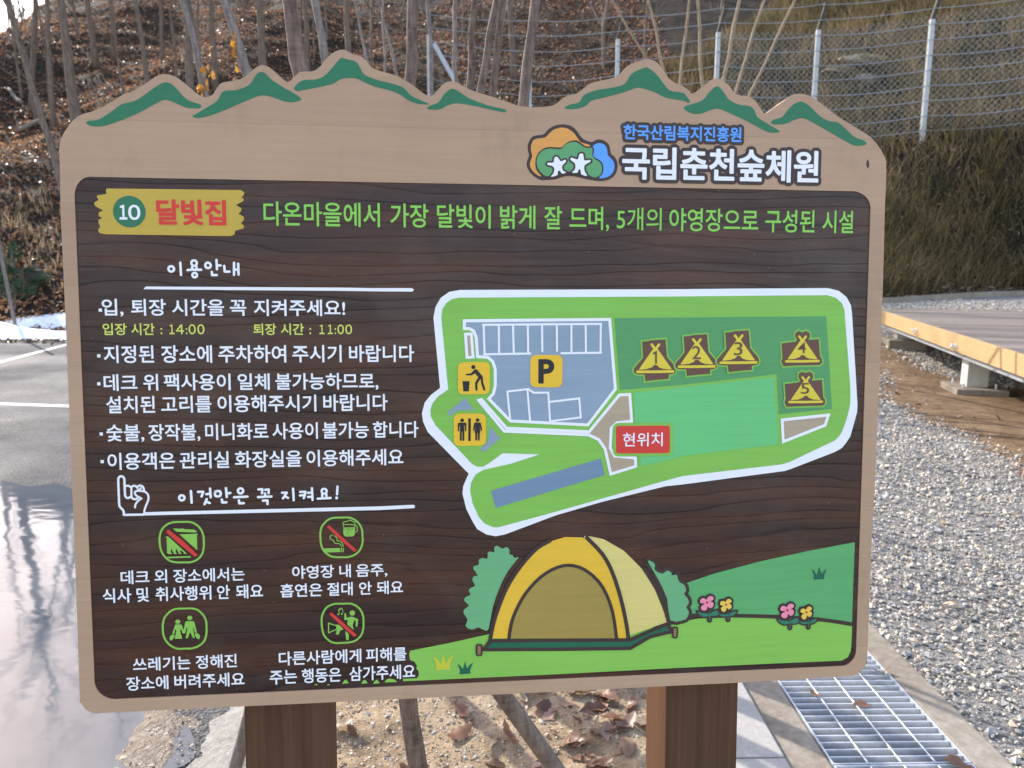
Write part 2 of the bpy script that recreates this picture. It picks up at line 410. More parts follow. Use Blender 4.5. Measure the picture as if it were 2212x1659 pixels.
DZ = .00035
class Art:
    """flat painted shapes laid over one another on the board face"""
    def __init__(s, z): s.v = []; s.f = []; s.m = []; s.mats = []; s.z = z
    def mid(s, mat):
        if mat not in s.mats: s.mats.append(mat)
        return s.mats.index(mat)
    def up(s, k=1): s.z += DZ*k; return s
    def raw(s, v2, f, mat):
        b = len(s.v); m = s.mid(mat)
        for q in f:
            q = list(q); ar = 0
            for i in range(len(q)):
                a, c = v2[q[i]], v2[q[(i+1) % len(q)]]; ar += a[0]*c[1]-c[0]*a[1]
            if abs(ar) < 1e-12: continue
            if ar < 0: q = q[::-1]
            s.f.append([b+i for i in q]); s.m.append(m)
        s.v += [(x, y, s.z) for x, y in v2]
    def poly(s, pts, mat, smooth=0, holes=()):
        rings = [pts]+list(holes)
        if smooth: rings = [catmull(r, smooth) for r in rings]
        flat = [p for r in rings for p in r]
        tri = tessellate_polygon([[Vector((x, y, 0)) for x, y in r] for r in rings])
        s.raw(flat, tri, mat); s.z += DZ*.12
        return s
    def disc(s, c, rx, mat, ry=None, n=28):
        ry = ry or rx
        return s.poly([(c[0]+rx*math.cos(2*math.pi*i/n), c[1]+ry*math.sin(2*math.pi*i/n)) for i in range(n)], mat)
    def stroke(s, pts, w_, mat, smooth=0, closed=False, cap=True):
        if smooth: pts = catmull(pts, smooth, closed)
        p = [Vector(q) for q in pts]
        q = [p[0]]
        for x in p[1:]:
            if (x-q[-1]).length > 1e-5: q.append(x)
        p = q
        if closed and (p[0]-p[-1]).length < 1e-5: p.pop()
        N = len(p); h = w_/2; L = []; Rr = []
        for i in range(N):
            if closed: d0 = (p[i]-p[i-1]).normalized(); d1 = (p[(i+1) % N]-p[i]).normalized()
            else:
                d0 = (p[i]-p[i-1]).normalized() if i else (p[1]-p[0]).normalized()
                d1 = (p[i+1]-p[i]).normalized() if i < N-1 else d0
            t = d0+d1
            t = t.normalized() if t.length > 1e-6 else d1
            nrm = Vector((-t.y, t.x)); c = max(.45, nrm.dot(Vector((-d1.y, d1.x))))
            L.append(p[i]+nrm*h/c); Rr.append(p[i]-nrm*h/c)
        v2 = [(a.x, a.y) for a in L]+[(a.x, a.y) for a in Rr]
        f = [(i, (i+1) % N, N+(i+1) % N, N+i) for i in range(N if closed else N-1)]
        if cap and not closed:
            for e, sgn in ((0, -1), (N-1, 1)):
                d = (p[1]-p[0]).normalized() if e == 0 else (p[-1]-p[-2]).normalized()
                a0 = math.atan2(d.y*sgn, d.x*sgn); k0 = len(v2); v2.append((p[e].x, p[e].y))
                for k in range(9):
                    a = a0-math.pi/2+math.pi*k/8; v2.append((p[e].x+h*math.cos(a), p[e].y+h*math.sin(a)))
                f += [(k0, k0+1+k, k0+2+k) for k in range(8)]
        s.raw(v2, f, mat); s.z += DZ*.12
        return s
    def build(s, name, parent, label=None):
        o = mk(name, s.v, s.f, s.mats, parent, s.m)
        if label: o['label'] = label
        return o

_tc = {}
def textmesh(body, offset=0.0):
    k = (body, offset)
    if k in _tc: return _tc[k]
    cu = bpy.data.curves.new('t', 'FONT'); cu.body = body; cu.offset = offset; cu.resolution_u = 4
    o = bpy.data.objects.new('t', cu)
    me = bpy.data.meshes.new_from_object(o)
    v = np.array([(q.co.x, q.co.y) for q in me.vertices]); f = [list(q.vertices) for q in me.polygons]
    bpy.data.objects.remove(o); bpy.data.curves.remove(cu); bpy.data.meshes.remove(me)
    _tc[k] = (v, f); return v, f

def text_line(art, words, ytl, ybl, ytr, ybr, mat, off=.012, halo=None, bold=0):
    """words: (string, x0, x1) in photo units; the line's top and bottom at its left and right end"""
    xl, xr = words[0][1], words[-1][2]
    Yt = (P(xl, ytl)[1]+P(xr, ytr)[1])/2; Yb = (P(xl, ybl)[1]+P(xr, ybr)[1])/2
    ref = ''.join(q[0] for q in words).replace(',', '').replace('!', '').replace(':', '')
    rv, _ = textmesh(ref, off); r0, r1 = rv[:, 1].min(), rv[:, 1].max()
    z0 = art.z
    for s_, x0, x1 in words:
        ym = (ytl+ybl)/2+((ytr+ybr)-(ytl+ybl))/2*((x0+x1)/2-xl)/max(1, xr-xl)
        X0, X1 = P(x0, ym)[0], P(x1, ym)[0]
        v, f = textmesh(s_, .004 if s_[0].isdigit() and len(s_) > 1 else off)
        a, b = v[:, 0].min(), v[:, 0].max()
        q = np.empty_like(v); q[:, 0] = X0+(v[:, 0]-a)*(X1-X0)/(b-a); q[:, 1] = Yb+(v[:, 1]-r0)*(Yt-Yb)/(r1-r0)
        if halo:
            rad, hm = halo
            for ring, nn in ((rad, 20), (rad*.5, 8)):
                for k in range(nn):
                    an = 2*math.pi*k/nn
                    art.z = z0+DZ*.05*(k+1)+(DZ*.03 if ring < rad else 0)
                    art.raw([(x+ring*math.cos(an), y+ring*math.sin(an)) for x, y in q], f, hm)
            art.z = z0+DZ*1.4
        else: art.z = z0
        if bold:                                     # a fat brush: the same letters laid side by side
            for k in range(10):
                an = 2*math.pi*k/10; art.z += DZ*.04
                art.raw([(x+bold*math.cos(an), y+bold*math.sin(an)) for x, y in q], f, mat)
            art.z += DZ*.04
        art.raw([tuple(x) for x in q], f, mat)

root = empty('information_board', None, SM)
tag(root, 'brown wooden notice board with mountain top edge, painted campsite map and two posts', 'notice board')

# --- board: thick plate with the mountain skyline, its face framing the dark panel
OUT = parse('G 520,1180 525,1215 537,1247 557,1273 583,1290 612,1298 645,1300 700,1297 1600,1255 H 1100,1175 2212,1120 I 355,1103 1040,1064 1090,1060 1122,1050 1150,1033 1170,1010 1183,982 1190,950 1194,900 1228,20 F 1232,1659 1262,1000 1290,300 '
            'C 1305,1400 1315,1080 1295,1000 1250,930 1200,880 1120,830 1000,755 930,700 870,655 820,625 780,612 740,610 700,620 640,665 585,703 530,738 500,700 470,660 430,628 370,620 335,605 300,560 260,525 230,512 195,515 150,545 65,608 40,590 0,560 '
            'B 2160,540 2110,500 2080,450 2040,405 2000,388 1960,390 1880,415 1830,450 1790,495 1750,510 1620,540 1570,575 1520,610 1460,625 1420,650 1370,685 1270,697 1160,690 1080,665 980,630 850,590 790,560 740,535 700,530 660,548 620,590 585,625 540,612 470,560 400,515 330,485 215,450 180,420 150,385 120,365 75,355 40,335 0,325 '
            'A 2160,345 2110,390 2070,440 2020,465 1950,468 1920,490 1870,533 1830,510 1780,465 1740,435 1700,425 1660,440 1600,490 1560,515 1500,528 1440,540 1410,570 1380,615 1345,633 1300,622 1250,585 1190,535 1140,500 1080,483 1030,490 960,535 860,595 820,605 760,640 680,690 600,725 530,745 470,790 420,860 395,920 388,980 392,1100 398,1400 D 410,0 440,700 478,1659 G 500,600')
OUT = catmull(OUT, 5)
def rrect(x0, x1, y0, y1, r, n=8):
    o = []
    for cx_, cy_, a0 in ((x1-r, y1-r, 0), (x0+r, y1-r, 90), (x0+r, y0+r, 180), (x1-r, y0+r, 270)):
        for k in range(n+1):
            a = R(a0+90*k/n); o.append((cx_+r*math.cos(a), cy_+r*math.sin(a)))
    return o
pbl = (-.6, -base_y); PW, PH = 1.2, .7718
HOLE = rrect(pbl[0]+.0005, pbl[0]+PW, pbl[1], pbl[1]+PH, .027)
HOLE = [(x+.0009*math.sin(y*55+1)+.0005*math.sin(y*160), y+.0007*math.sin(x*60)+.0004*math.sin(x*170)) for x, y in HOLE]
ZF, TH = .0018, .040
tri = tessellate_polygon([[Vector((x, y, 0)) for x, y in OUT], [Vector((x, y, 0)) for x, y in HOLE]])
allp = OUT+HOLE; nO, nH = len(OUT), len(HOLE)
V = [(x, y, ZF) for x, y in allp]; Fs = []
def ccw(v, q):
    a, b, c = (v[i] for i in q); return q if (b[0]-a[0])*(c[1]-a[1])-(b[1]-a[1])*(c[0]-a[0]) > 0 else (q[0], q[2], q[1])
Fs += [ccw(allp, tuple(q)) for q in tri]
b = len(V); V += [(x, y, ZF-TH) for x, y in OUT]
cen = Vector((0, pbl[1]+.4))
for i in range(nO):
    j = (i+1) % nO; Fs.append((i, b+i, b+j, j))
Fs += [tuple(b+k for k in q)[::-1] for q in [ccw(OUT, tuple(q)) for q in tessellate_polygon([[Vector((x, y, 0)) for x, y in OUT]])]]
b2 = len(V); V += [(x, y, -.0012) for x, y in HOLE]
for i in range(nH):
    j = (i+1) % nH; Fs.append((nO+i, nO+j, b2+j, b2+i))
ob_board = mk('board', V, Fs, P_TAN, root)
bm = bmesh.new(); bm.from_mesh(ob_board.data); bmesh.ops.recalc_face_normals(bm, faces=bm.faces[:]); bm.to_mesh(ob_board.data); bm.free()
a = Art(0.0); a.poly([(x+(x-0)*.002, y) for x, y in rrect(pbl[0]-.002, pbl[0]+PW+.002, pbl[1]-.002, pbl[1]+PH+.002, .027)], M_PANEL)
a.build('dark_panel', root)
a = Art(ZF+.0002); a.poly(parse('C 1185,1060 1195,1035 1205,1062 1203,1085 1196,1092 1188,1080'), P_OUTLINE, 3); a.build('knot', ob_board)
b = P(0, 0)
def post(xl, xr, yv):
    x0 = P(xl, yv, -.039)[0]; x1 = P(xr, yv, -.039)[0]
    m = MB(); m.box(x0, x1, -.12, pbl[1]+.62, -.039-.118, -.0386, bev=.003)
    m.build('post', M_POST, root)
post(528.5, 706.5, 1590); post(1437.5, 1593, 1560)

L0 = .0004
# --- mountain stripes on the tan board
for s_ in ('A 563,800 580,785 640,778 720,730 790,680 880,655 950,610 1020,560 1070,537 1110,545 1150,580 1190,625 1230,655 1300,680 1305,695 1290,705 1210,700 1150,675 1090,652 1040,660 900,735 780,785 680,818 600,820',
           'A 1250,755 1275,740 1350,695 1410,655 1450,595 1540,585 1620,550 1660,490 1690,470 1720,478 1770,525 1850,575 1920,615 1952,640 1945,655 1890,665 1830,655 1760,630 1690,622 1600,655 1450,720 1350,755 1280,768',
           'A 1907,575 1930,545 1970,522 2060,515 2120,480 2180,410 B 0,378 30,385 90,400 120,435 150,485 230,520 330,545 400,570 450,620 510,650 560,672 565,680 500,675 440,655 380,615 320,590 220,565 150,535 90,510 0,515 A 2160,545 2080,565 2000,580 1930,592',
           'B 555,705 580,685 630,665 665,615 700,585 725,578 760,595 830,640 950,685 1060,712 1058,730 1000,720 900,697 800,678 740,672 690,685 640,710 590,713',
           'B 1445,700 1480,680 1540,665 1570,620 1640,590 1780,565 1840,540 1880,480 1960,442 1990,445 2040,485 2090,550 2130,590 2212,605 C 20,625 45,660 30,668 0,655 B 2100,635 2030,600 1950,575 1910,572 1830,600 1700,635 1620,655 1580,690 1520,708 1460,708',
           'C 5,705 30,685 120,655 170,600 210,565 235,568 270,610 300,650 360,680 430,690 460,715 480,760 540,800 615,845 618,860 560,860 500,835 420,790 300,735 230,708 180,715 110,740 50,735',
           'C 570,795 585,778 640,760 690,700 740,665 780,665 830,700 880,750 940,785 1000,795 1050,835 1110,890 1170,912 1187,930 1170,943 1110,945 1040,910 900,830 810,780 770,768 720,780 660,805 590,808'):
    a = Art(ZF+L0); a.poly(parse(s_), P_MOUNT, 4); a.build('mountain_stripe', root)

# --- institution emblem and name on the tan board
a = Art(ZF+L0)
a.poly(parse('L 75,960 95,870 125,790 100,680 100,560 150,440 240,365 440,330 550,220 680,145 860,115 1010,140 1130,220 1240,370 1330,450 1480,500 1570,460 1660,445 1780,485 1870,580 1905,750 1990,830 2045,960 2035,1120 1970,1240 1850,1320 1680,1350 1500,1330 1300,1290 1120,1250 1000,1240 870,1255 700,1310 520,1325 380,1325 240,1250 130,1140 80,1030'), P_OUTLINE, 4)
emb = a.build('emblem', root)
a = Art(ZF+L0+DZ)
a.poly(parse('L 145,950 185,840 190,790 165,680 170,570 215,470 290,430 460,405 540,340 640,245 780,195 870,190 990,225 1110,320 1200,450 1260,510 1400,550 1445,580 1430,602 1340,585 1250,520 1180,475 1100,465 990,490 900,555 840,610 760,620 570,610 450,640 340,720 280,830 258,960 285,1110 390,1245 300,1215 200,1130 150,1040'), P_ORANGE, 3)
a.build('orange_leaf_shape', emb)
a = Art(ZF+L0+DZ*1.2)
a.poly(parse('L 1510,595 1580,540 1660,525 1750,555 1815,640 1835,780 1900,860 1960,930 1978,1040 1950,1150 1870,1240 1760,1280 1645,1283 1720,1190 1740,1080 1720,970 1650,890 1545,835 1520,780 1535,690 1530,640'), P_LOGOBLUE, 3)
a.build('blue_leaf_shape', emb)
a = Art(ZF+L0+DZ*1.4)
a.poly(parse('L 600,645 790,660 870,610 960,530 1080,500 1180,520 1280,590 1380,635 1490,630 1500,690 1505,800 1560,880 1660,940 1705,1040 1700,1150 1650,1230 1560,1270 1470,1245 1380,1200 1200,1160 1000,1140 800,1165 620,1215 560,1235 480,1240 380,1160 310,1060 290,950 300,840 370,730 470,665'), P_LOGOGREEN, 3)
a.build('green_leaf_shape', emb)
M1 = 'L 665,870 690,830 730,822 765,860 800,915 850,915 900,885 928,905 910,950 850,1010 840,1070 870,1130 930,1165 840,1190 800,1140 770,1120 745,1165 735,1225 595,1258 650,1190 670,1110 660,1050 600,1015 530,1000 515,975 540,950 620,955 665,925'
M2 = 'L 1210,780 1250,752 1300,770 1312,850 1330,905 1440,893 1458,910 1450,935 1340,1000 1320,1060 1335,1150 1385,1240 1255,1205 1240,1110 1215,1095 1190,1130 1165,1175 1050,1165 1110,1110 1130,1030 1110,960 1030,900 1020,870 1045,842 1120,870 1180,880 1200,830'
for k, s_ in enumerate((M1, M2)):
    a = Art(ZF+L0+DZ*(1.7+.9*k))
    a.stroke(parse(s_), wk('L')*76, P_OUTLINE, 2, True); a.up(.4)
    a.poly(parse(s_), P_WHITE, 2); a.build('white_figure', emb)
a = Art(ZF+L0)
text_line(a, [('한국산림복지진흥원', 1346.6, 1599.7)], 270.7, 302.7, 275, 306.7, P_LOGOBLUE, .006, (.0052, P_OUTLINE), .0005); a.build('lettering', root, 'small blue lettering of the institution name')
a = Art(ZF+L0)
text_line(a, [('국립춘천숲체원', 1344.6, 1765.4)], 320, 388.3, 326.7, 393.3, P_WHITE, .006, (.0064, P_OUTLINE), .0011); a.build('lettering', root, 'large white lettering with a dark outline')

# --- title plate
a = Art(L0)
a.poly(parse('A 690,1222 1100,1226 1560,1232 1582,1245 1582,1262 1565,1280 1582,1292 1575,1305 1530,1328 1565,1350 1563,1370 1545,1385 1580,1405 1582,1425 1562,1445 1582,1465 1580,1480 1525,1495 1520,1520 1495,1530 1100,1524 680,1518 645,1510 636,1490 650,1470 638,1440 640,1425 665,1413 640,1400 642,1375 670,1365 618,1335 610,1315 640,1295 627,1275 635,1265 690,1258 687,1240'), P_YELLOWPLATE)
tp = a.build('title_plate', root)
a = Art(L0+DZ); a.disc(P(*zv('A', 840, 1372)), wk('A')*94, P_MOUNT); a.build('number_disc', tp)
a = Art(L0+2*DZ); text_line(a, [('１', 259.5, 274.5), ('０', 278.5, 303)], 443, 474.7, 443.7, 474.3, P_WHITE, .004, None, .0006); a.build('number', tp)
a = Art(L0+DZ); text_line(a, [('달빛집', 339.3, 487.3)], 432, 485, 433, 486, P_RED, .008, None, .0010); a.build('lettering', tp)
a = Art(L0)
text_line(a, [('다온마을에서', 569.3, 820.6), ('가장', 843, 925.6), ('달빛이', 944, 1060), ('밝게', 1080, 1156.6), ('잘', 1175.6, 1214), ('드며,', 1230, 1315.6), ('5개의', 1332.3, 1429), ('야영장으로', 1445.6, 1638), ('구성된', 1653, 1759.7), ('시설', 1776.4, 1843)],
          436, 488.5, 454.5, 503.5, P_TITLE, .012)
a.build('lettering', root, 'long light green headline')

# --- rules on the left
TX = [
 ([('입,', 220, 266.7), ('퇴장', 283.3, 358.3), ('시간을', 371.7, 484), ('꼭', 496.7, 532.3), ('지켜주세요!', 548.3, 745.6)], 644.7, 683, 648, 682, P_WHITE, (651, 351)),
 ([('입장', 221.7, 274), ('시간', 283.3, 334.3), (':', 346.7, 350.7), ('１', 366, 377), ('４', 380.5, 397.5), (':', 401.5, 404.5), ('０', 407.5, 423), ('０', 426.5, 441.7)], 698, 724, 698.5, 724, P_PALEYEL, None),
 ([('퇴장', 547.3, 596.7), ('시간', 606.7, 656.7), (':', 668.3, 672.3), ('１', 690, 701), ('１', 708, 719), (':', 723, 726), ('０', 729, 743), ('０', 746, 760.6)], 698.5, 724, 699, 723.5, P_PALEYEL, None),
 ([('지정된', 224, 332.7), ('장소에', 348.3, 458.3), ('주차하여', 471.7, 618.3), ('주시기', 631.7, 738), ('바랍니다', 754, 894.6)], 745.5, 783.5, 745.5, 783, P_WHITE, (641, 647)),
 ([('데크', 224, 296.7), ('위', 309.3, 341.7), ('팩사용이', 354, 498.3), ('일체', 513.3, 582.7), ('불가능하므로,', 595, 817.3)], 807.5, 844.5, 806, 841, P_WHITE, (641, 828)),
 ([('설치된', 229.3, 335), ('고리를', 348.3, 456.7), ('이용해주시기', 470, 683.3), ('바랍니다', 698.3, 837.3)], 855.7, 893.7, 851, 887, P_WHITE, None),
 ([('숯불,', 230, 311.7), ('장작불,', 320.7, 432.7), ('미니화로', 443.3, 580), ('사용이', 588.3, 686.7), ('불가능', 696.7, 796.6), ('합니다', 805.6, 904)], 917, 955, 909, 944, P_WHITE, (657, 1153)),
 ([('이용객은', 232.3, 378.3), ('관리실', 388.3, 495), ('화장실을', 507.3, 651.7), ('이용해주세요', 662.3, 871.3)], 978, 1016, 969.5, 1004, P_WHITE, (663, 1332)),
 ([('데크', 260.7, 322.7), ('외', 334, 361), ('장소에서는', 374, 528.3)], 1231, 1261, 1226.5, 1255.5, P_WHITE, None),
 ([('식사', 221.7, 284), ('및', 295, 321.7), ('취사행위', 336, 456.7), ('안', 469, 496.7), ('돼요', 510, 568.3)], 1270, 1301.5, 1262.5, 1293, P_WHITE, None),
 ([('야영장', 631, 721.7), ('내', 733, 758), ('음주,', 769, 836.6)], 1221, 1249.5, 1217.5, 1245.5, P_WHITE, None),
 ([('흡연은', 605.7, 696), ('절대', 706.7, 762), ('안', 775.6, 803), ('돼요', 814, 870.6)], 1261, 1290, 1253.5, 1283, P_WHITE, None),
 ([('쓰레기는', 287.3, 411.7), ('정해진', 422.7, 511.7)], 1420, 1449.5, 1413, 1442.5, P_WHITE, None),
 ([('장소에', 272.7, 364), ('버려주세요', 376.7, 528.3)], 1461, 1491.5, 1452.5, 1482, P_WHITE, None),
 ([('다른사람에게', 602.3, 780.6), ('피해를', 790.6, 878)], 1407, 1437, 1398, 1427.7, P_WHITE, None),
 ([('주는', 582.7, 641.7), ('행동은', 652, 737), ('삼가주세요', 754.6, 896.6)], 1445, 1476.5, 1436, 1467, P_WHITE, None)]
for i, (ws, a0, b0, a1, b1, mt, bul) in enumerate(TX):
    a = Art(L0*2.2 if i == 15 else L0); text_line(a, ws, a0, b0, a1, b1, mt, .016)
    if bul:
        q = P(*zv('D', *bul)); r = .0023
        a.poly([(q[0]-r, q[1]-r), (q[0]+r, q[1]-r), (q[0]+r, q[1]+r), (q[0]-r, q[1]+r)], mt)
    a.build('lettering', root, ('yellow lettering with the arrival time', 'yellow lettering with the leaving time')[i-1] if i in (1, 2) else None)

# hand-lettered headings, drawn as brush strokes; each item: zone, width, strokes
def hand(zone, wd, strokes, rings=()):
    a = Art(L0)
    for s_ in strokes:
        p = [tuple(map(float, q.split(','))) for q in s_.split()]
        a.stroke(zp(zone, p), wk(zone)*wd, P_WHITE, 3 if len(p) > 3 else 0)
    for cx_, cy_, rr in rings:
        c = P(*zv(zone, cx_, cy_)); r_ = wk(zone)*rr
        a.stroke([(c[0]+r_*math.cos(k*math.pi/12), c[1]+r_*math.sin(k*math.pi/12)) for k in range(24)], wk(zone)*wd, P_WHITE, 0, True)
    return a
hand('t1', 60, ['486,236 504,572', '810,350 808,415', '928,350 930,415', '682,440 780,428 1055,430', '1470,165 1485,415', '1495,318 1582,312', '1345,490 1352,575', '1352,577 1480,574', '1683,325 1695,475', '1697,482 1825,484', '1951,240 1949,570', '2062,265 2074,562', '1965,428 2060,426'],
     [(243, 408, 68), (864, 250, 68), (882, 576, 57), (1243, 312, 68)]).build('lettering', root, 'hand written white heading above the first rule')
a = hand('t2', 50, ['398,295 415,548', '555,312 665,310', '668,314 630,412', '735,362 822,352', '815,240 830,430', '745,470 695,580', '742,530 810,556', '1163,230 1180,422', '1190,345 1258,334', '1073,478 1082,540', '1082,542 1172,538', '1340,428 1632,414', '1445,495 1452,556', '1452,560 1552,556', '1872,258 1950,252', '1955,256 1948,340', '2020,266 2092,258', '2092,262 2092,340', '2012,345 2020,395', '1862,424 2152,410', '1970,500 2066,496', '2070,500 2068,575',
                  '930,300 1038,298 1038,395 935,397 930,300'], [(205, 440, 53), (1482, 288, 53)])
a2 = hand('t3', 48, ['280,442 385,440', '385,442 300,565', '340,515 412,556', '521,352 535,605', '676,424 792,420', '672,502 780,488', '792,424 755,560', '848,444 925,438', '848,532 930,530', '932,340 945,598', '1155,480 1158,540', '1246,478 1248,530', '1058,570 1340,554', '1489,306 1478,475'], [(1198, 408, 52)])
a2.disc(P(*zv('t3', 1470, 552)), wk('t3')*31, P_WHITE)
b = len(a.v); a.v += a2.v; a.f += [[b+i for i in q] for q in a2.f]; a.m += a2.m
a.build('lettering', root, 'hand written white heading above the pictograms')
a = Art(L0); a.poly(parse('D 945,198 1500,201 2212,205 E 200,208 455,208 467,214 470,220 465,228 455,231 200,229 0,226 D 1500,221 930,215'), P_WHITE); a.build('underline', root)
a = Art(L0); a.poly(parse('h 1215,1442 2212,1415 E 250,1622 465,1612 476,1617 478,1624 473,1632 462,1634 250,1646 h 2212,1535 1600,1552 1150,1562'), P_WHITE); a.build('underline', root)
a = Art(L0*1.3); W_ = wk('h')
for s_, wd, cl in (('440,1535 440,1440 410,1360 330,1280 280,1180 265,900 252,600 243,260 275,170 350,135 425,170 462,250 470,450 482,700 495,850 540,915 600,925 660,905 700,870', 76, 0),
                   ('500,500 600,480 670,520 715,560 718,760 725,880 770,950 850,970 900,960 960,910', 70, 0), ('715,545 760,500 830,480 900,515 935,560', 70, 0), ('935,520 1000,480 1060,478 1130,515 1165,580 1175,655', 72, 0),
                   ('960,625 1045,605 1060,560', 60, 0), ('855,1270 860,1190 920,1080 1020,980 1080,940 960,880 870,810 845,740 870,690 960,665 1060,668 1180,690 1270,740 1330,830 1340,950 1310,1060 1250,1200 1200,1350 1180,1480', 68, 0)):
    a.stroke(zp('h', [tuple(map(float, q.split(','))) for q in s_.split()]), W_*wd, P_WHITE, 3)
a.stroke(parse('h 440,1538 1180,1525'), W_*80, P_WHITE, cap=False)
a.build('pointing_hand', root)

# --- pictograms
FR = {'p1': '850,232 1100,228 1340,228 1560,300 1750,480 1850,720 1870,950 1868,1130 1810,1390 1640,1590 1380,1690 1150,1694 900,1695 640,1640 420,1450 300,1200 265,950 270,760 340,520 520,330 700,255',
      'p2': '820,168 1050,163 1300,160 1500,220 1700,390 1800,600 1822,850 1825,1030 1750,1300 1560,1500 1300,1595 1080,1598 850,1600 620,1540 400,1350 310,1100 292,880 290,720 340,500 500,300 660,200',
      'p3': '830,150 1100,146 1360,142 1560,200 1760,390 1860,600 1875,860 1872,1060 1800,1310 1600,1500 1340,1590 1100,1598 850,1605 640,1530 430,1350 310,1100 290,850 290,720 350,480 520,280 680,180',
      'p4': '720,160 1000,154 1280,150 1500,230 1680,420 1755,640 1763,900 1758,1050 1680,1300 1480,1490 1240,1560 1000,1572 760,1583 540,1510 340,1310 265,1060 245,850 250,650 330,420 480,250'}
def pict(z, bar, shapes, label, extra=None):
    k = wk(z); a = Art(L0)
    a.stroke(parse(z+' '+FR[z]), k*66, P_ICON, 3, True); fr = a.build('pictogram', root, label)
    a = Art(L0+DZ*.4)
    for s_, sm in shapes: a.poly(parse(z+' '+s_), P_ICON, sm)
    if extra: extra(a, k)
    a.build('symbol', fr)
    if bar: a = Art(L0+DZ*1.6); a.poly(parse(z+' '+bar), P_RED); a.build('slash', fr)
def ell(z, x, y, rx, ry=None):
    c = P(*zv(z, x, y)); return c, wk(z)*rx, wk(z)*(ry or rx)
pict('p1', '590,495 655,550 1100,890 1655,1420 1565,1500 1060,1090 560,650 508,570',
     [('750,465 1060,475 1090,458 1130,460 1165,495 1400,500 1540,515 1590,545 1615,610 1300,600 1000,590 870,578', 0), ('985,675 1640,655 1652,695 1620,700 1636,1250 1400,1050', 0),
      ('485,760 540,752 590,765 1265,1385 1145,1382 1140,1330 1100,1300 1050,1275 1030,1235 1010,1290 1030,1350 1080,1385 960,1388 950,1320 910,1260 890,1200 850,1250 850,1320 900,1388 780,1390 770,1330 725,1270 715,1200 675,1250 670,1310 720,1392 600,1392 555,1375 538,1330 525,800 490,790', 0),
      ('545,1490 1390,1468 1408,1520 545,1545', 0)], 'green pictogram of a cooking pot with a red slash')
def ex2(a, k):
    a.stroke(parse('p2 735,785 660,830 640,890 660,940 710,975 770,985 785,1040 830,1090 950,1100 1030,1150 1065,1225'), k*30, P_ICON, 3)
    a.stroke(parse('p2 790,815 860,860 900,920 895,995 980,1010 1070,1070 1110,1150 1122,1215'), k*30, P_ICON, 3)
    a.stroke(parse('p2 1135,420 1105,370 1120,330 1200,310 1280,290 1350,252 1410,265 1450,300 1520,320 1550,365 1535,420 1340,408 1135,412'), k*28, P_ICON, 2)
    a.stroke(parse('p2 1135,410 1142,540'), k*28, P_ICON); a.stroke(parse('p2 1535,410 1538,540'), k*28, P_ICON)
    a.stroke(parse('p2 1550,455 1600,460 1625,500 1625,640 1600,678 1550,682'), k*28, P_ICON, 2)
    a.up(.5)
    for x, y, r_ in ((1175, 573, 13), (1245, 573, 14), (1305, 570, 19), (1365, 595, 19), (1440, 570, 19), (1287, 632, 16), (1402, 655, 15), (1278, 712, 17)):
        c, rx, ry = ell('p2', x, y, r_); a.disc(c, rx, M_PANEL, ry, 8)
pict('p2', '620,435 1100,880 1615,1335 1530,1412 1060,1010 525,490',
     [('1125,525 1535,515 1548,560 1545,760 1500,830 1450,848 1200,848 1145,800 1125,740', 0), ('370,1280 1010,1265 1015,1412 470,1430 420,1380', 0), ('1045,1262 1085,1262 1085,1410 1040,1412', 0), ('1110,1262 1142,1262 1142,1410 1108,1412', 0)],
     'green pictogram of a beer mug and a cigarette with a red slash', ex2)
def ex3(a, k):
    for x, y, rx, ry in ((834, 622, 86, 76), (1270, 483, 87, 78)):
        c, rx, ry = ell('p3', x, y, rx, ry); a.disc(c, rx, P_ICON, ry)
pict('p3', None, [('740,735 780,720 950,722 985,750 1045,935 1100,650 1130,615 1180,600 1390,600 1435,630 1530,1020 1460,1025 1400,810 1385,860 1450,1210 1385,1212 1278,995 1195,1215 1118,1220 1180,880 1155,810 1105,1045 1015,1045 950,880 918,950 995,1235 730,1242 720,1220 782,960 750,880 705,1060 632,1060', 0),
                  ('545,1170 590,1115 650,1088 715,1095 705,1160 660,1245 610,1298 560,1290 543,1250', 3), ('1460,1055 1530,1042 1610,1080 1635,1150 1620,1240 1570,1248 1510,1200 1465,1120', 3)],
     'green pictogram of two people carrying bags', ex3)
def ex4(a, k):
    c, rx, ry = ell('p4', 1358, 488, 98, 94); a.disc(c, rx, P_ICON, ry)
    a.stroke(parse('p4 497,855 497,1210'), k*38, P_ICON); a.stroke(parse('p4 497,850 700,925 790,938'), k*38, P_ICON); a.stroke(parse('p4 497,1212 720,1105 800,1095'), k*38, P_ICON)
    a.stroke(parse('p4 884,480 865,365'), k*26, P_ICON, cap=False); a.stroke(parse('p4 1022,468 1010,380 970,305'), k*24, P_ICON, 2, cap=False)
pict('p4', '595,455 1050,850 1518,1280 1440,1362 1000,980 522,530',
     [('1070,500 1085,490 1128,492 1150,660 1200,655 1330,620 1400,640 1570,715 1550,950 1535,985 1495,985 1478,960 1485,770 1425,765 1385,880 1375,950 1408,1105 1170,900 1198,745 1070,742', 0), ('775,915 870,915 1010,1040 1020,1090 1000,1105 930,1110 860,1270 760,1270 800,1110 775,1100', 0),
      ('1110,1135 1225,1235 1232,1440 1210,1470 1160,1475 1135,1440 1130,1350 1110,1250', 0), ('845,360 965,285 985,330 875,400', 0), ('815,555 830,510 890,495 890,530 850,562', 2), ('935,545 960,495 1015,480 1010,515 970,550', 2)],
     'green pictogram of a dancing figure and a megaphone with a red slash', ex4)

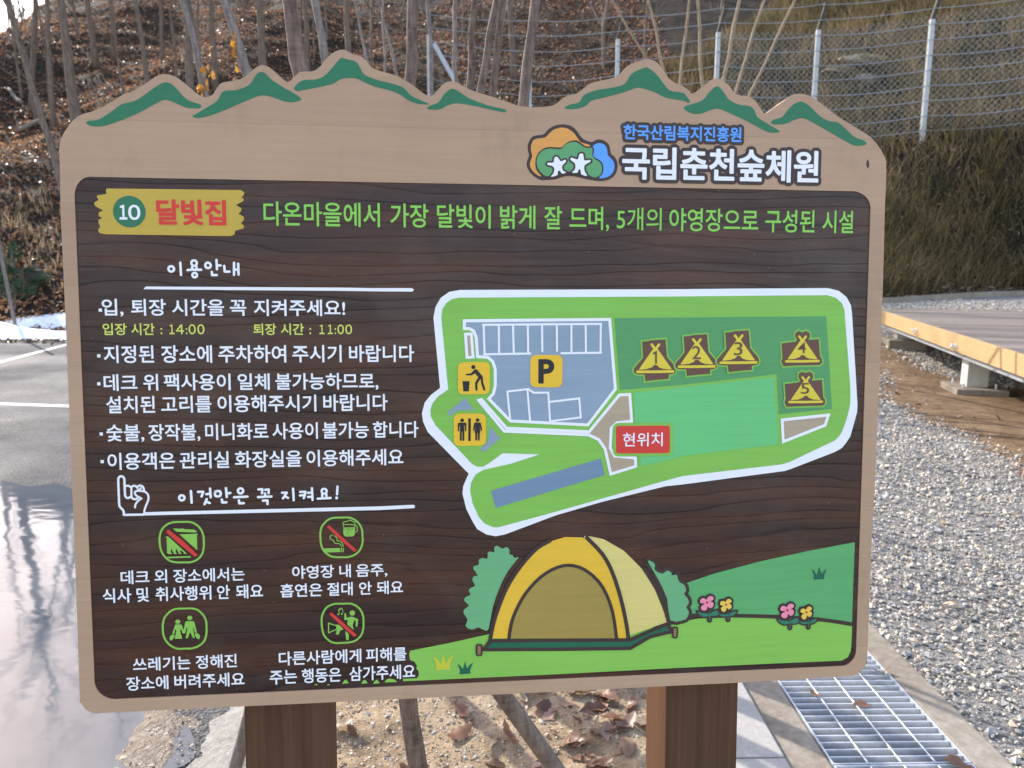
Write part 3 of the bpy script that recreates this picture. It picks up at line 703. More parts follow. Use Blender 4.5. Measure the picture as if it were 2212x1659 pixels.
# --- the map
a = Art(L0)
a.poly(parse('E 770,220 2212,215 F 400,211 940,208 1010,225 1060,265 1090,320 1097,380 1132,960 1130,1010 1105,1100 1085,1170 1055,1215 1030,1245 985,1270 700,1380 660,1393 0,1480 E 2100,1492 1700,1590 1390,1680 H 1060,145 1000,157 940,145 880,110 850,60 830,20 E 810,1640 785,1540 790,1490 825,1410 560,1140 530,1075 522,1020 540,950 580,900 640,855 597,400 610,330 645,270 700,232'), P_WHITE)
mp = a.build('map', root, 'green site map with a wide white outline')
a = Art(L0+DZ)
a.poly(parse('E 760,270 2212,262 F 400,258 935,254 990,270 1030,305 1047,350 1085,850 1085,960 1060,1060 1030,1140 1010,1170 985,1195 690,1335 640,1350 0,1425 E 2100,1455 H 1380,0 1020,98 985,98 930,75 890,30 E 850,1600 835,1520 840,1470 870,1415 920,1385 1100,1345 1285,1285 1045,1278 960,1340 920,1365 880,1365 845,1345 610,1095 580,1040 577,1000 590,955 625,912 693,865 648,400 655,345 680,305 715,280'), P_MAPGREEN)
a.build('meadow', mp)
a = Art(L0+DZ*2); k = wk('E')
a.poly(parse('E 806,430 1731,420 1766,858 1590,1085 1095,1062 960,925 990,895 1003,840 1003,730 990,685 955,655 885,645 880,530 862,485 835,468 806,466'), P_SLATE)
a.stroke(parse('E 797,420 1738,411 1775,862 1597,1094 1096,1069 955,925 985,892 997,840 997,735 982,685 950,656 882,652 874,530 858,486 832,472 797,470'), k*19, P_WHITE, 0, True)
for s_ in ('918,446 1300,443 1682,440', '925,637 1225,632', '1425,630 1682,627', '922,446 928,636', '1020,446 1022,634', '1112,446 1117,632', '1208,445 1210,630', '1300,444 1302,616', '1395,443 1397,614', '1490,442 1490,628', '1582,441 1584,628', '1680,440 1678,627',
           '1075,878 1095,1070', '1075,878 1210,862 1245,885 1340,885 1352,1072', '1205,870 1222,1068', '1348,945 1540,922 1550,1045 1352,1070'):
    a.stroke(parse('E '+s_), k*13, P_WHITE)
a.build('car_park', mp)
a = Art(L0+DZ*2)
a.poly(parse('E 1770,403 F 400,395 928,390 948,700 965,990 622,1025 608,765 0,835 E 1805,868'), P_DARKFIELD); a.build('tent_field', mp)
a = Art(L0+DZ*2.4)
a.poly(parse('E 1893,885 F 0,850 590,785 605,1000 618,1220 300,1258 0,1295 E 2100,1325 1940,1360 1900,1100'), P_MINT); a.build('lawn', mp)
a = Art(L0+DZ*3)
pth = 'E 890,935 908,930 1070,1115 1605,1138 1800,900 1868,897 1880,1070 1785,1080 1748,1115 1742,1245 1770,1295 1904,1308 1906,1362 1745,1412 1708,1250 1668,1190 1602,1158 1055,1134'
a.poly(parse(pth), P_PATH); a.stroke(parse(pth), k*19, P_WHITE, 0, True)
a.build('footpath', mp); a = Art(L0+DZ*3)
a.poly(parse('E 810,515 833,515 846,645 820,648'), P_PATH); a.stroke(parse('E 804,507 842,505 854,655 814,657'), k*18, P_WHITE, 0, True)
a.build('footpath', mp); a = Art(L0+DZ*3)
a.poly(parse('F 652,1072 930,1040 912,1090 662,1185'), P_PATH); a.stroke(parse('F 642,1062 942,1030 920,1096 650,1202'), k*20, P_WHITE, 0, True)
a.build('footpath', mp)
a = Art(L0+DZ*2)
a.poly(parse('E 970,1520 1680,1312 1707,1418 1000,1632'), P_SLATE2)
a.poly(parse('E 800,920 860,996 770,998 730,1010 705,1038 685,1015'), P_SLATE); a.poly(parse('E 962,1105 1028,1180 920,1272 898,1252 940,1215 955,1170'), P_SLATE)
a.build('building_block', mp)
def ssq(s_, mat, name, z, sym=None):
    a = Art(z); a.poly(rr_q(s_), mat); o = a.build(name, mp); return o
def rr_q(s_, r=.22, n=5):
    """rounded corners for a quad of local points"""
    q = [Vector(x) for x in parse(s_)]; o = []
    for i in range(4):
        p0, p1, p2 = q[i-1], q[i], q[(i+1) % 4]
        A = p1+(p0-p1)*r; B = p1+(p2-p1)*r
        for k in range(n+1):
            t = k/n; x = A*(1-t)**2+p1*2*t*(1-t)+B*t*t; o.append((x.x, x.y))
    return o
def sign_plate(quad, mat, label, fn, r=.22, halo=None):
    a = Art(L0+DZ*4)
    if halo: a.stroke(rr_q(quad, r), halo, P_MAPGREEN, 0, True); a.up(.6)
    a.poly(rr_q(quad, r), mat); a.up(); fn(a); a.build('map_symbol', mp, label)
def f_tr(a):
    c, rx, ry = ell('tr', 1145, 498, 90); a.disc(c, rx, P_BLACK)
    a.poly(parse('tr 675,1108 982,1108 948,1555 720,1555 710,1530'), P_BLACK)
    a.poly(parse('tr 820,798 1040,770 1190,610 1250,585 1300,600 1540,890 1560,960 1570,1150 1670,1450 1660,1510 1610,1520 1580,1490 1490,1230 1465,1030 1440,1025 1320,1220 1330,1480 1310,1525 1260,1530 1238,1490 1220,1200 1235,1150 1360,940 1215,770 1080,855 1050,862 830,855 810,830'), P_BLACK)
sign_plate('E 755,688 962,686 962,894 755,897', P_YEL, 'yellow map symbol of a person at a bin', f_tr, .2)
def f_wc(a):
    for x, y, r_ in ((660, 598, 80), (1328, 588, 78)):
        c, rx, ry = ell('wc', x, y, r_); a.disc(c, rx, P_BLACK)
    a.poly(parse('wc 928,515 1035,515 1030,1500 925,1500'), P_BLACK)
    a.poly(parse('wc 470,760 490,715 530,700 790,700 830,720 845,770 840,1060 815,1085 785,1060 775,830 750,830 755,1460 735,1495 690,1495 672,1460 668,1085 642,1085 640,1460 620,1495 580,1495 558,1460 565,830 535,830 530,1060 505,1080 470,1060'), P_BLACK)
    a.poly(parse('wc 1180,720 1230,692 1430,692 1475,720 1530,1040 1505,1068 1475,1050 1415,825 1450,1130 1425,1145 1420,1450 1400,1485 1365,1485 1345,1450 1342,1150 1312,1150 1308,1450 1290,1485 1250,1485 1232,1450 1228,1150 1200,1135 1245,825 1185,1045 1160,1070 1130,1050'), P_BLACK)
sign_plate('E 728,1020 937,1020 937,1228 728,1230', P_YEL, 'yellow map symbol for toilets', f_wc, .2)
def f_p(a): text_line(a, [('P', 1162.8, 1196.8)], 775.7, 828, 775.7, 828, P_BLACK, .032, None, .0001)
sign_plate('E 1224,641 1434,641 1430,851 1224,850', P_YEL, 'yellow map symbol for parking', f_p, .2)
def f_h(a): text_line(a, [('현위치', 1344.6, 1430.6)], 935.3, 965, 933.5, 963, P_WHITE, .010)
sign_plate('E 1778,1100 2127,1098 2127,1276 1778,1279', P_RED, 'red map symbol for the present position', f_h, .08, wk('E')*40)
BASE1 = 'n1 600,450 780,435 840,412 1235,388 1280,870 1480,1100 1520,1200 1500,1300 1400,1340 1325,1345 1325,1465 1000,1490 690,1525 670,1345 480,1340 400,1310 370,1240 380,1180 630,885'
BASE4 = 'n4 172,350 440,318 470,275 430,220 440,150 500,112 570,140 640,112 710,150 715,230 685,285 885,268 910,600 945,650 950,720 900,765 500,775 210,790 180,740 168,690 190,640'
def tent(k, base, off, z, dig, cr, w_, dg):
    a = Art(z); kk = wk(k)
    a.stroke(parse(base, off), kk*w_*2, P_MAPGREEN, 0, True); a.up(.5); a.poly(parse(base, off), P_MARKBROWN); a.up()
    x, y, s_ = cr                                     # crossing of the poles and size
    q = lambda l: [P(*zv(k, x+px*s_, y+py*s_, off)) for px, py in l]
    a.poly(q([(-.11, 0), (.11, 0), (.85, 1.06), (.79, 1.09), (.42, 1.06), (.20, .98), (.07, .85), (-.06, .85), (-.18, .97), (-.42, 1.06), (-.80, 1.10), (-.86, 1.08)]), P_TENTYEL)
    for sg in (-1, 1): a.stroke(q([(-.05*sg, .10), (.19*sg, -.21)]), kk*s_*.135, P_TENTYEL)
    a.stroke(q([(-.94, 1.21), (0, 1.21), (.92, 1.19)]), kk*s_*.14, P_TENTYEL)
    a.up()
    d = q([dg[0], dg[1]])
    if dig == '1':
        a.stroke(zp(k, [(895, 785), (935, 755), (975, 735), (975, 1050)]), kk*50, P_MARKBROWN, cap=False)
        a.build('tent_marker', mp, 'yellow tent marker number 1'); return
    v, f = textmesh(dig, .004)
    x0, x1, y0, y1 = v[:, 0].min(), v[:, 0].max(), v[:, 1].min(), v[:, 1].max()
    a.raw([(d[0][0]+(px-x0)/(x1-x0)*(d[1][0]-d[0][0]), d[1][1]+(py-y0)/(y1-y0)*(d[0][1]-d[1][1])) for px, py in v], f, P_MARKBROWN)
    a.build('tent_marker', mp, 'yellow tent marker number '+dig)
for dig, off, z in (('1', (0, 0), 0), ('2', (89.3, -11.1), 6), ('3', (179, -19.5), 12)):
    tent('n1', BASE1, off, L0+DZ*(4+z*.2), dig, (960, 640, 520), 45, ((-.14 if dig == '1' else -.24, .13), (.09 if dig == '1' else .2, .82)))
for dig, off, z in (('4', (0, 0), 0), ('5', (6.7, 87.7), 6)):
    tent('n4', BASE4, off, L0+DZ*(4+z*.2), dig, (572, 290, 335), 33, ((-.27, .12), (.19, .74)))

# --- the camping picture
a = Art(L0)
a.poly(parse('I -30,480 18,462 200,400 500,320 800,255 1115,195 1105,450 1097,714 900,685 600,665 360,660 -30,668'), P_HILL); a.build('hill_picture', root)
a = Art(L0+DZ*.5)
a.poly(parse('H 447,898 700,848 960,790 1500,770 2050,745 2212,718 I 0,708 100,690 350,682 600,690 900,708 1097,740 1092,860 1088,900 1070,940 1030,962 500,985 0,1008 H 1400,1050 400,1096 400,1080 450,1078 490,1076 503,1055 500,1030 487,1015 490,995 475,970 445,958 440,920'), P_MEADOW)
for x in (28, 150, 228): a.poly(parse(f'H {x-22},1112 {x-8},1090 {x+4},1085 {x+22},1108'), P_MEADOW)
a.poly(parse('H 280,1103 292,1085 310,1078 345,1084 362,1100'), P_MEADOW)
for x in (-163, -83): a.poly(parse(f'H {x-12},1122 {x},1112 {x+12},1120'), P_MEADOW)
mdw = a.build('meadow_picture', root)
k = wk('H')
for s_, cut in (('H 955,757 925,764 900,750 880,748 855,760 825,755 805,735 818,695 795,660 795,630 828,605 797,575 805,550 838,535 825,510 840,490 868,475 848,440 860,415 884,410 857,370 860,350 892,340 890,310 915,297 947,302 948,265 965,255 992,260 990,230 1010,218 1043,237 1070,225 1090,245 1088,272 1110,280 1122,298 1150,293 1080,380 1020,500 980,620', 0),
                ('H 1985,320 2010,320 2032,340 2030,375 2080,398 2110,378 2140,395 2138,410 2172,405 2178,430 2192,455 2212,465 I 15,480 20,510 8,530 32,560 38,590 22,615 38,645 30,680 0,700 H 2130,700 2110,560 2050,430', 1)):
    a = Art(L0+DZ*(1+cut*.4))
    if cut: a.stroke(parse(s_), k*46, P_OUTLINE, 2, True); a.up(.4)
    a.poly(parse(s_), P_BUSH, 2); a.build('bush_picture', root)
a = Art(L0+DZ*2.2)
a.poly(parse('H 1575,153 1620,158 1700,175 1830,250 1950,370 2030,500 2080,620 2112,712 1900,785 1780,822 1500,822 1500,400'), P_CAMPPALE); a.up(.6)
a.poly(parse('H 968,817 985,740 1000,680 1060,520 1150,370 1260,250 1350,190 1450,160 1560,163 1620,200 1690,280 1745,385 1790,500 1820,620 1845,740 1852,817'), P_CAMPYEL); a.up(.6)
a.poly(parse('H 1090,817 1100,740 1125,660 1190,535 1290,425 1400,362 1500,352 1600,395 1690,490 1750,640 1778,817'), P_CAMPIN); a.up(.6)
a.stroke(parse('H 965,817 985,720 1010,640 1070,490 1160,350 1265,235 1350,185'), k*26, P_OUTLINE, 3)
a.stroke(parse('H 1590,165 1690,270 1755,390 1810,560 1845,720 1858,817'), k*26, P_OUTLINE, 3)
a.stroke(parse('H 1085,817 1098,735 1125,650 1190,530 1290,420 1400,356 1500,345 1600,388 1692,485 1755,640 1782,817'), k*22, P_OUTLINE, 3)
a.stroke(parse('H 1960,365 2040,490 2090,610 2120,710'), k*26, P_OUTLINE, 3); a.up(.3)
gs = 'H 922,888 945,860 962,832 1400,828 1870,826 1960,785 2112,722 2140,772 2060,790 2000,805 1930,845 1870,880 1400,886'
a.poly(parse(gs), P_SHEET); a.stroke(parse(gs), k*24, P_OUTLINE, 0, True); a.up(.3)
for s_ in ('H 876,858 910,858 908,925 876,925', 'H 2145,745 2175,745 2172,810 2145,810'):
    a.stroke(rr_q(s_), k*12, P_OUTLINE, 0, True); a.up(.2); a.poly(parse(s_), P_OUTLINE); a.up(.2)
    q = parse(s_); c = [sum(p[i] for p in q)/4 for i in (0, 1)]; a.poly([(c[0]+(p[0]-c[0])*.6, c[1]+(p[1]-c[1])*.85) for p in q], P_PEG); a.up(.2)
a.build('tent_picture', root)
for s_, mt, off in (('gr 770,340 830,330 900,390 960,460 990,555 1030,420 1070,240 1110,400 1155,530 1200,420 1280,330 1380,275 1300,450 1260,620 1290,700 850,715 880,640 840,450', P_LIME, (0, 0)),
                    ('gr 1475,538 1560,580 1640,690 1680,560 1703,460 1730,560 1762,680 1830,570 1940,505 1880,630 1848,740 1868,820 1535,840 1555,760 1530,640', P_SHEET, (0, 0)),
                    ('I 835,372 850,378 868,410 876,385 884,355 894,385 902,405 915,380 933,366 918,400 914,434 848,437 850,410', P_SHEET, (0, 0))):
    a = Art(L0+DZ*2); a.poly(parse(s_), mt); a.build('grass_tuft_picture', root)
for off in ((0, 0), (173.3, 16.4)):
    a = Art(L0+DZ*2.4); kk = wk('fl')
    for s_, mt, cen_, cm, ck in (('500,600 540,520 620,488 700,520 735,545 790,450 880,410 960,440 995,490 970,560 870,618 940,630 990,680 985,760 940,830 880,850 820,830 778,770 760,880 710,930 620,940 560,900 530,850 560,770 680,688 560,680 510,650', P_PINK, (755, 650), P_RED, 54),
                             ('1228,680 1260,610 1340,590 1400,615 1428,630 1470,545 1550,515 1620,550 1645,600 1620,650 1540,695 1600,705 1645,760 1630,840 1570,895 1510,880 1462,830 1450,920 1380,990 1300,960 1258,880 1280,820 1370,760 1290,760 1240,730', P_FLYEL, (1445, 728), P_RED, 46)):
        a.stroke(parse('fl '+s_, off), kk*170, P_OUTLINE, 0, True); a.up(.3)
    lv = ['420,990 470,990 560,1040 740,1040 840,1090 800,1150 640,1175 540,1130 450,1050', '860,1120 900,1030 1000,960 1130,940 1180,1080 1080,1130 960,1140', '1180,1050 1300,1080 1500,1085 1510,1140 1350,1165 1250,1130', '1530,1120 1600,1040 1700,985 1825,975 1790,1060 1690,1125 1600,1140']
    for s_ in lv: a.stroke(parse('fl '+s_, off), kk*120, P_OUTLINE, 0, True)
    for s_ in ('850,990 855,1300', '1520,1030 1522,1280'): a.stroke(parse('fl '+s_, off), kk*200, P_OUTLINE)
    a.up(.4)
    for s_ in lv: a.poly(parse('fl '+s_, off), P_DKGREEN)
    for s_ in ('850,990 855,1300', '1520,1030 1522,1280'): a.stroke(parse('fl '+s_, off), kk*34, P_DKGREEN)
    a.up(.4)
    for s_, mt, cen_, cm, ck in (('500,600 540,520 620,488 700,520 735,545 790,450 880,410 960,440 995,490 970,560 870,618 940,630 990,680 985,760 940,830 880,850 820,830 778,770 760,880 710,930 620,940 560,900 530,850 560,770 680,688 560,680 510,650', P_PINK, (755, 650), P_RED, 54),
                             ('1228,680 1260,610 1340,590 1400,615 1428,630 1470,545 1550,515 1620,550 1645,600 1620,650 1540,695 1600,705 1645,760 1630,840 1570,895 1510,880 1462,830 1450,920 1380,990 1300,960 1258,880 1280,820 1370,760 1290,760 1240,730', P_FLYEL, (1445, 728), P_RED, 46)):
        a.poly(parse('fl '+s_, off), mt, 2); a.up(.2); a.disc(P(*zv('fl', *cen_, off)), kk*ck, cm)
    a.build('flower_picture', root)
a = Art(L0+DZ*1.6); a.stroke(parse('I 45,672 100,668 360,671 600,678 900,697 1097,726'), k*26, P_OUTLINE, 2, cap=False); a.build('ridge_line', root)
# ------------------------------------------------------------------ ground, road, yard
def smooth(a, b, x): t = np.clip((np.asarray(x, float)-a)/(b-a), 0, 1); return t*t*(3-2*t)
_ph = rng.uniform(0, 6.28, (24, 2)); _dr = rng.uniform(0, 6.28, 24)
def fbm(x, y, f0=.25, n=4):
    r = 0; amp = 1; f = f0
    for i in range(n):
        for j in range(3):
            k = i*3+j; r = r+amp*np.sin((x*math.cos(_dr[k])+y*math.sin(_dr[k]))*f*6.28+_ph[k, 0])/3
        amp *= .5; f *= 2.1
    return r
def toe(x): x = np.asarray(x, float); return 13.6+np.where(x > 5.9, .5*(np.minimum(x, 10.8)-5.9), 0)+.25*np.sin(x*.7)
def rise(x, y): return .55*smooth(8.5, 14, y)*smooth(-3, 3, x)
def fence_y(x): return 23.6-.486*(np.asarray(x, float)-3.1)
def hz(x, y):
    x = np.asarray(x, float); y = np.asarray(y, float)
    d = np.maximum(0, y-toe(x))
    dl = np.where(d < .8, d*d/1.6, d-.4)
    hl = .50*dl
    df = np.maximum(2.3, fence_y(x)-toe(x))
    u = np.clip(d/df, 0, 1); hr = 3.65*(u*.8+.2*u*u*(3-2*u))+.70*np.maximum(0, d-df)
    wr = smooth(-7, 2.5, x); h = hl*(1-wr)+hr*wr
    az = x/np.maximum(y, 1); cap = np.where(az > -.565, 13.2+45*(az+.565), np.maximum(6.5, 13.2+62*(az+.565)))
    h = np.where(h > cap, cap+(h-cap)*.05, h)
    n = fbm(x, y, .12, 4)*smooth(0, 4, d)
    return rise(x, y)+h+n*(.45-.25*wr)
def zf(x, y): return float(hz(x, y))
def img(x, y, D):
    """the point seen at photo point (x, y) at forward distance D"""
    d = c_right*(x-CX)+c_up*(CY-y)+c_fwd*F
    return CAM+d*(D/d.y)
def grd(x, y, z=0.0):
    d = c_right*(x-CX)+c_up*(CY-y)+c_fwd*F
    p = CAM+d*((z-CAMZ)/d.z); return (p.x, p.y)

def gridmesh(name, xs, ys, zfun, mat, smooth_=True):
    X, Y = np.meshgrid(xs, ys); Z = zfun(X, Y)
    V = np.stack([X.ravel(), Y.ravel(), Z.ravel()], 1); nx, ny = len(xs), len(ys)
    i = np.arange(nx-1)[None, :]+np.arange(ny-1)[:, None]*nx; i = i.ravel()
    return tag(mk(name, V, np.stack([i, i+1, i+1+nx, i+nx], 1), mat, smooth=smooth_), kind='structure')
xs = np.concatenate([np.linspace(-90, -26, 14), np.linspace(-25, 25, 130), np.linspace(26, 90, 14)])
ys = np.concatenate([np.linspace(-60, -8, 8), np.linspace(-6, 12.4, 12), np.linspace(12.6, 40, 100), np.linspace(42, 140, 24)])
gridmesh('ground', xs, ys, lambda X, Y: hz(X, Y)-.06*(1-smooth(.3, .9, Y-toe(X)))-.012, M_HILLSOIL)

def sheet(name, pts, z, mat, kind='structure', smooth_=0, zfun=None):
    if smooth_: pts = catmull(pts, smooth_)
    tri = tessellate_polygon([[Vector((x, y, 0)) for x, y in pts]])
    q = [ccw(pts, tuple(t)) for t in tri]
    return tag(mk(name, [(x, y, z+(zfun(x, y) if zfun else 0)) for x, y in pts], q, mat), kind=kind)

# asphalt left of the planting bed and behind the reader
sheet('road', [(-60, -30), (1.0, -30), (1.0, .2), (-.62, .6), (-.72, 1.6), (-.85, 3.0), (-1.3, 6), (-1.6, 9), (-1.8, 13.9), (-60, 13.9)], 0, M_ASPHALT)
# gravel yard on the right
gx = np.concatenate([np.linspace(1.462, 8, 24), np.linspace(8.5, 30, 20)]); gy = np.concatenate([np.linspace(-25, 8, 20), np.linspace(8.4, 22, 40)])
gridmesh('gravel_yard', gx, gy, lambda X, Y: rise(X, Y)+.0, M_GRAVBED)
# painted lines
def line(p, q, wd):
    a, b_ = Vector(grd(*p)), Vector(grd(*q)); d = (b_-a); a = a-d*1.2; b_ = b_+d*.25; n = Vector((-d.y, d.x)).normalized()*wd/2
    sheet('parking_line', [tuple(a-n), tuple(b_-n), tuple(b_+n), tuple(a+n)], .004, M_LINE)
line((0, 873), (148, 878), .11); line((0, 783), (143, 745), .11)
# melt water puddle
pud = [(0, 1040), (60, 1052), (120, 1046), (165, 1062), (230, 1100), (230, 1200), (220, 1330), (228, 1420), (230, 1440), (330, 1500), (400, 1560), (420, 1640), (330, 1680), (260, 1720), (60, 1760), (-120, 1700), (-420, 1560), (-520, 1300), (-420, 1120), (-160, 1040)]
sheet('puddle', [grd(x, y) for x, y in pud], .0045, M_WATER, smooth_=3)

# bank of wet sand and the icy concrete margin of the bed
def patch(name, poly, res, hfun, mat, kind='structure'):
    """a displaced patch cut out of a grid by a polygon"""
    P_ = np.array(poly); x0, y0 = P_.min(0); x1, y1 = P_.max(0)
    xs = np.arange(x0, x1+res, res); ys = np.arange(y0, y1+res, res)
    X, Y = np.meshgrid(xs, ys); ins, dist = inside(P_, X.ravel(), Y.ravel())
    Z = hfun(X.ravel(), Y.ravel(), dist); nx, ny = len(xs), len(ys)
    i = (np.arange(nx-1)[None, :]+np.arange(ny-1)[:, None]*nx).ravel(); q = np.stack([i, i+1, i+1+nx, i+nx], 1)
    q = q[ins[q].any(1)]
    u, inv = np.unique(q, return_inverse=True)
    V = np.stack([X.ravel()[u], Y.ravel()[u], Z[u]], 1)
    return tag(mk(name, V, inv.reshape(-1, 4), mat, smooth=True), kind=kind)
def inside(P_, x, y):
    ins = np.zeros(len(x), bool); dist = np.full(len(x), 1e9); n = len(P_)
    for i in range(n):
        (ax, ay), (bx, by) = P_[i], P_[(i+1) % n]
        c = ((ay > y) != (by > y)) & (x < (bx-ax)*(y-ay)/(by-ay+1e-12)+ax); ins ^= c
        t = np.clip(((x-ax)*(bx-ax)+(y-ay)*(by-ay))/((bx-ax)**2+(by-ay)**2+1e-12), 0, 1)
        dist = np.minimum(dist, np.hypot(x-ax-t*(bx-ax), y-ay-t*(by-ay)))
    return ins, np.where(ins, dist, -dist)
def rough2(x, y, f=3.0): return fbm(x*1.0, y, f, 4)
sandp = catmull([grd(*q) for q in ((232, 1405), (300, 1425), (360, 1440), (430, 1480), (440, 1560), (400, 1640), (380, 1720), (230, 1760), (215, 1660), (255, 1590), (300, 1545), (262, 1500), (228, 1460))], 4)
patch('sand_bank', sandp, .012, lambda x, y, d: -.012+.028*smooth(-.02, .10, d)+.010*rough2(x, y, 2.5)+.006*rough2(y+3, x, 7), M_SAND)
icep = catmull([(-.98, .9), (-.62, .8), (-.50, 1.5), (-.52, 2.2), (-.56, 3.0), (-.80, 3.6), (-1.02, 3.4), (-.98, 2.7), (-1.0, 2.0)], 4)
patch('old_snow', icep, .016, lambda x, y, d: -.02+.075*smooth(-.03, .38, d)+.006*rough2(x, y, 3)+.004*rough2(y, x+2, 9), M_ICE)
bedp = [(-.56, .4), (.615, .4), (.615, 12.5), (-1.5, 12.5), (-.85, 6), (-.58, 3.2)]
bh = lambda x, y: .022+.016*fbm(x, y, 1.1, 3)+.012*fbm(y+7, x-3, 4.2, 3)
patch('planting_bed', bedp, .022, lambda x, y, d: -.01+(.01+bh(x, y))*smooth(-.03, .12, d), M_BED)

# kerb slabs, drain margins
def slabrow(name, x0, x1, z, L, y0, y1, mat):
    m = MB(); y = y0
    while y < y1: m.box(x0, x1, y, y+L-.006, -.08, z, bev=.004); y += L
    return tag(m.build(name, mat), kind='structure')
slabrow('kerb', .625, .815, .032, 1.0, -3.03, 13.6, M_SLAB)
GZ = .012
for nm, x0, x1 in (('drain_margin', .818, .946), ('drain_margin', 1.356, 1.462)):
    m = MB(); m.box(x0, x1, -6, 13.4, -.30, GZ, bev=.006); tag(m.build(nm, M_CONC), kind='structure')
m = MB(); m.box(.946, 1.356, -6, 13.4, -.32, -.13); tag(m.build('drain_channel', M_CONC), kind='structure')

# --- drain grate
def grate(y0, y1, label, last):
    r = empty('drain_grate', (1.151, (y0+y1)/2, GZ)); tag(r, label, 'drain grate', 'steel grates over the drain')
    h = (y1-y0)/2-.003
    m = MB()
    m.box(-.200, -.195, -h, h, -.034, .001); m.box(.195, .200, -h, h, -.034, .001)
    m.box(-.195, .195, -h, -h+.004, -.034, .001); m.box(-.195, .195, h-.004, h, -.034, .001)
    m.build('frame', M_ZINC, r)
    n = int(round(2*h/.0333)); m = MB()
    for i in range(1, n): y = -h+2*h*i/n; m.box(-.195, .195, y-.0022, y+.0022, -.032, 0)
    m.build('bearing_bars', M_ZINC, r)
    for x in (-.0975, 0, .0975):
        m = MB(); pts = [(x, -h+.004+(2*h-.008)*k/120, .0005) for k in range(121)]
        m.tube(pts, [.0027+.0009*math.sin(k*.9) for k in range(121)], 6); m.build('cross_rod', M_ZINC, r, smooth=True)
    return r
grate(.96, 1.958, 'near steel bar drain grate, mostly below the picture, beside the granite kerb', 0)
grate(1.958, 2.956, 'steel bar drain grate in full view right of the board', 0)
grate(2.956, 3.954, 'far steel bar drain grate half hidden behind the lower right corner of the board', 1)

# --- kerb at the far side of the yard
m = MB()
for i in range(24):
    x = 1.6+i*1.0; y = float(toe(x))-.12; y2 = float(toe(x+1))-.12; z = float(rise(x, y))
    dx = Vector((1, y2-y)).normalized(); n_ = Vector((-dx.y, dx.x))*.13; p = Vector((x, y)); q = Vector((x+1, y2))-dx*.01
    zz = z+.10
    m.add([(*p, z-.1), (*q, z-.1), (*(q+n_), z-.1), (*(p+n_), z-.1), (*p, zz), (*q, zz), (*(q+n_), zz), (*(p+n_), zz)],
          [(0,3,2,1), (4,5,6,7), (0,1,5,4), (2,3,7,6), (1,2,6,5), (3,0,4,7)])
tag(m.build('far_kerb', M_CONC), kind='structure')

# --- snow along the foot of the left slope
def snow(poly, h=.16):
    p_ = catmull(poly, 4)
    return patch('snow', p_, .07, lambda x, y, d: np.maximum(hz(x, y), 0)-.02+h*smooth(-.02, .5, d)*(1+.35*fbm(x, y, .5, 3)), M_SNOW)
snow([(-13.5, 12.9), (-10, 12.85), (-7.6, 12.9), (-6.0, 13.0), (-5.6, 13.5), (-6.6, 13.85), (-7.6, 13.6), (-8.6, 14.0), (-10, 13.9), (-13, 14.2)], .24)
snow([(-9.4, 14.2), (-8.2, 14.0), (-7.0, 14.15), (-6.0, 14.05), (-5.2, 14.5), (-6.6, 14.9), (-8.4, 14.8)], .13)
snow([(-12.0, 14.5), (-10.4, 14.4), (-10.0, 14.8), (-11.6, 15.1)], .12)

# --- wooden deck on steel posts
DZT = .63
A_, B_ = Vector((*grd(1905, 672, DZT), 0)), Vector((*grd(2212, 768, DZT), 0))
dd = (A_-B_).normalized(); dn = Vector((dd.y, -dd.x, 0))            # along the long edge, and into the deck
corner = A_+dd*.42
near = B_-dd*2.2
deck = empty('wooden_deck', (corner.x, corner.y, 0)); tag(deck, 'low timber deck on a pale post with a concrete footing, beside the gravel', 'deck')
ang = math.atan2(-dd.y, -dd.x); TD = Matrix.Rotation(ang, 4, 'Z')  # local x runs from the far corner toward the reader, local y into the deck
Ld = (near-corner).length; Wd = 4.6
sg = 1 if (TD @ Vector((0, 1, 0))).dot(dn) > 0 else -1
def dbox(mb, x0, x1, y0, y1, z0, z1, bev=0): mb.box(x0, x1, min(y0*sg, y1*sg), max(y0*sg, y1*sg), z0, z1, TD, bev=bev)
m = MB(); x = 0.045
while x < Ld:
    f0 = len(m.f); dbox(m, x, x+.136, .042, Wd, DZT-.03, DZT+random.uniform(-.001, .001), .004); x += .145
    k = random.randrange(3); m.m[f0:] = [k]*(len(m.f)-f0)
m.build('deck_planks', M_DECK, deck)
m = MB(); dbox(m, 0, Ld, 0, .038, DZT-.175, DZT+.003, .004); m.build('fascia', M_FASCIA, deck)
m = MB(); dbox(m, 0, .038, .042, Wd, DZT-.175, DZT+.003, .004); m.build('fascia', M_FASCIA, deck)
m = MB(); dbox(m, .05, Ld, .05, .13, DZT-.235, DZT-.178); dbox(m, .05, .13, .14, Wd, DZT-.235, DZT-.178)
for k in range(4): dbox(m, .3+k*2.2, .38+k*2.2, .14, Wd, DZT-.15, DZT-.035)
m.build('steel_beam', M_UNDER, deck)
fp = Vector((*grd(2098, 850), 0))                                   # post near the front edge
q = TD.inverted().to_3x3() @ (fp-corner); px = q.x
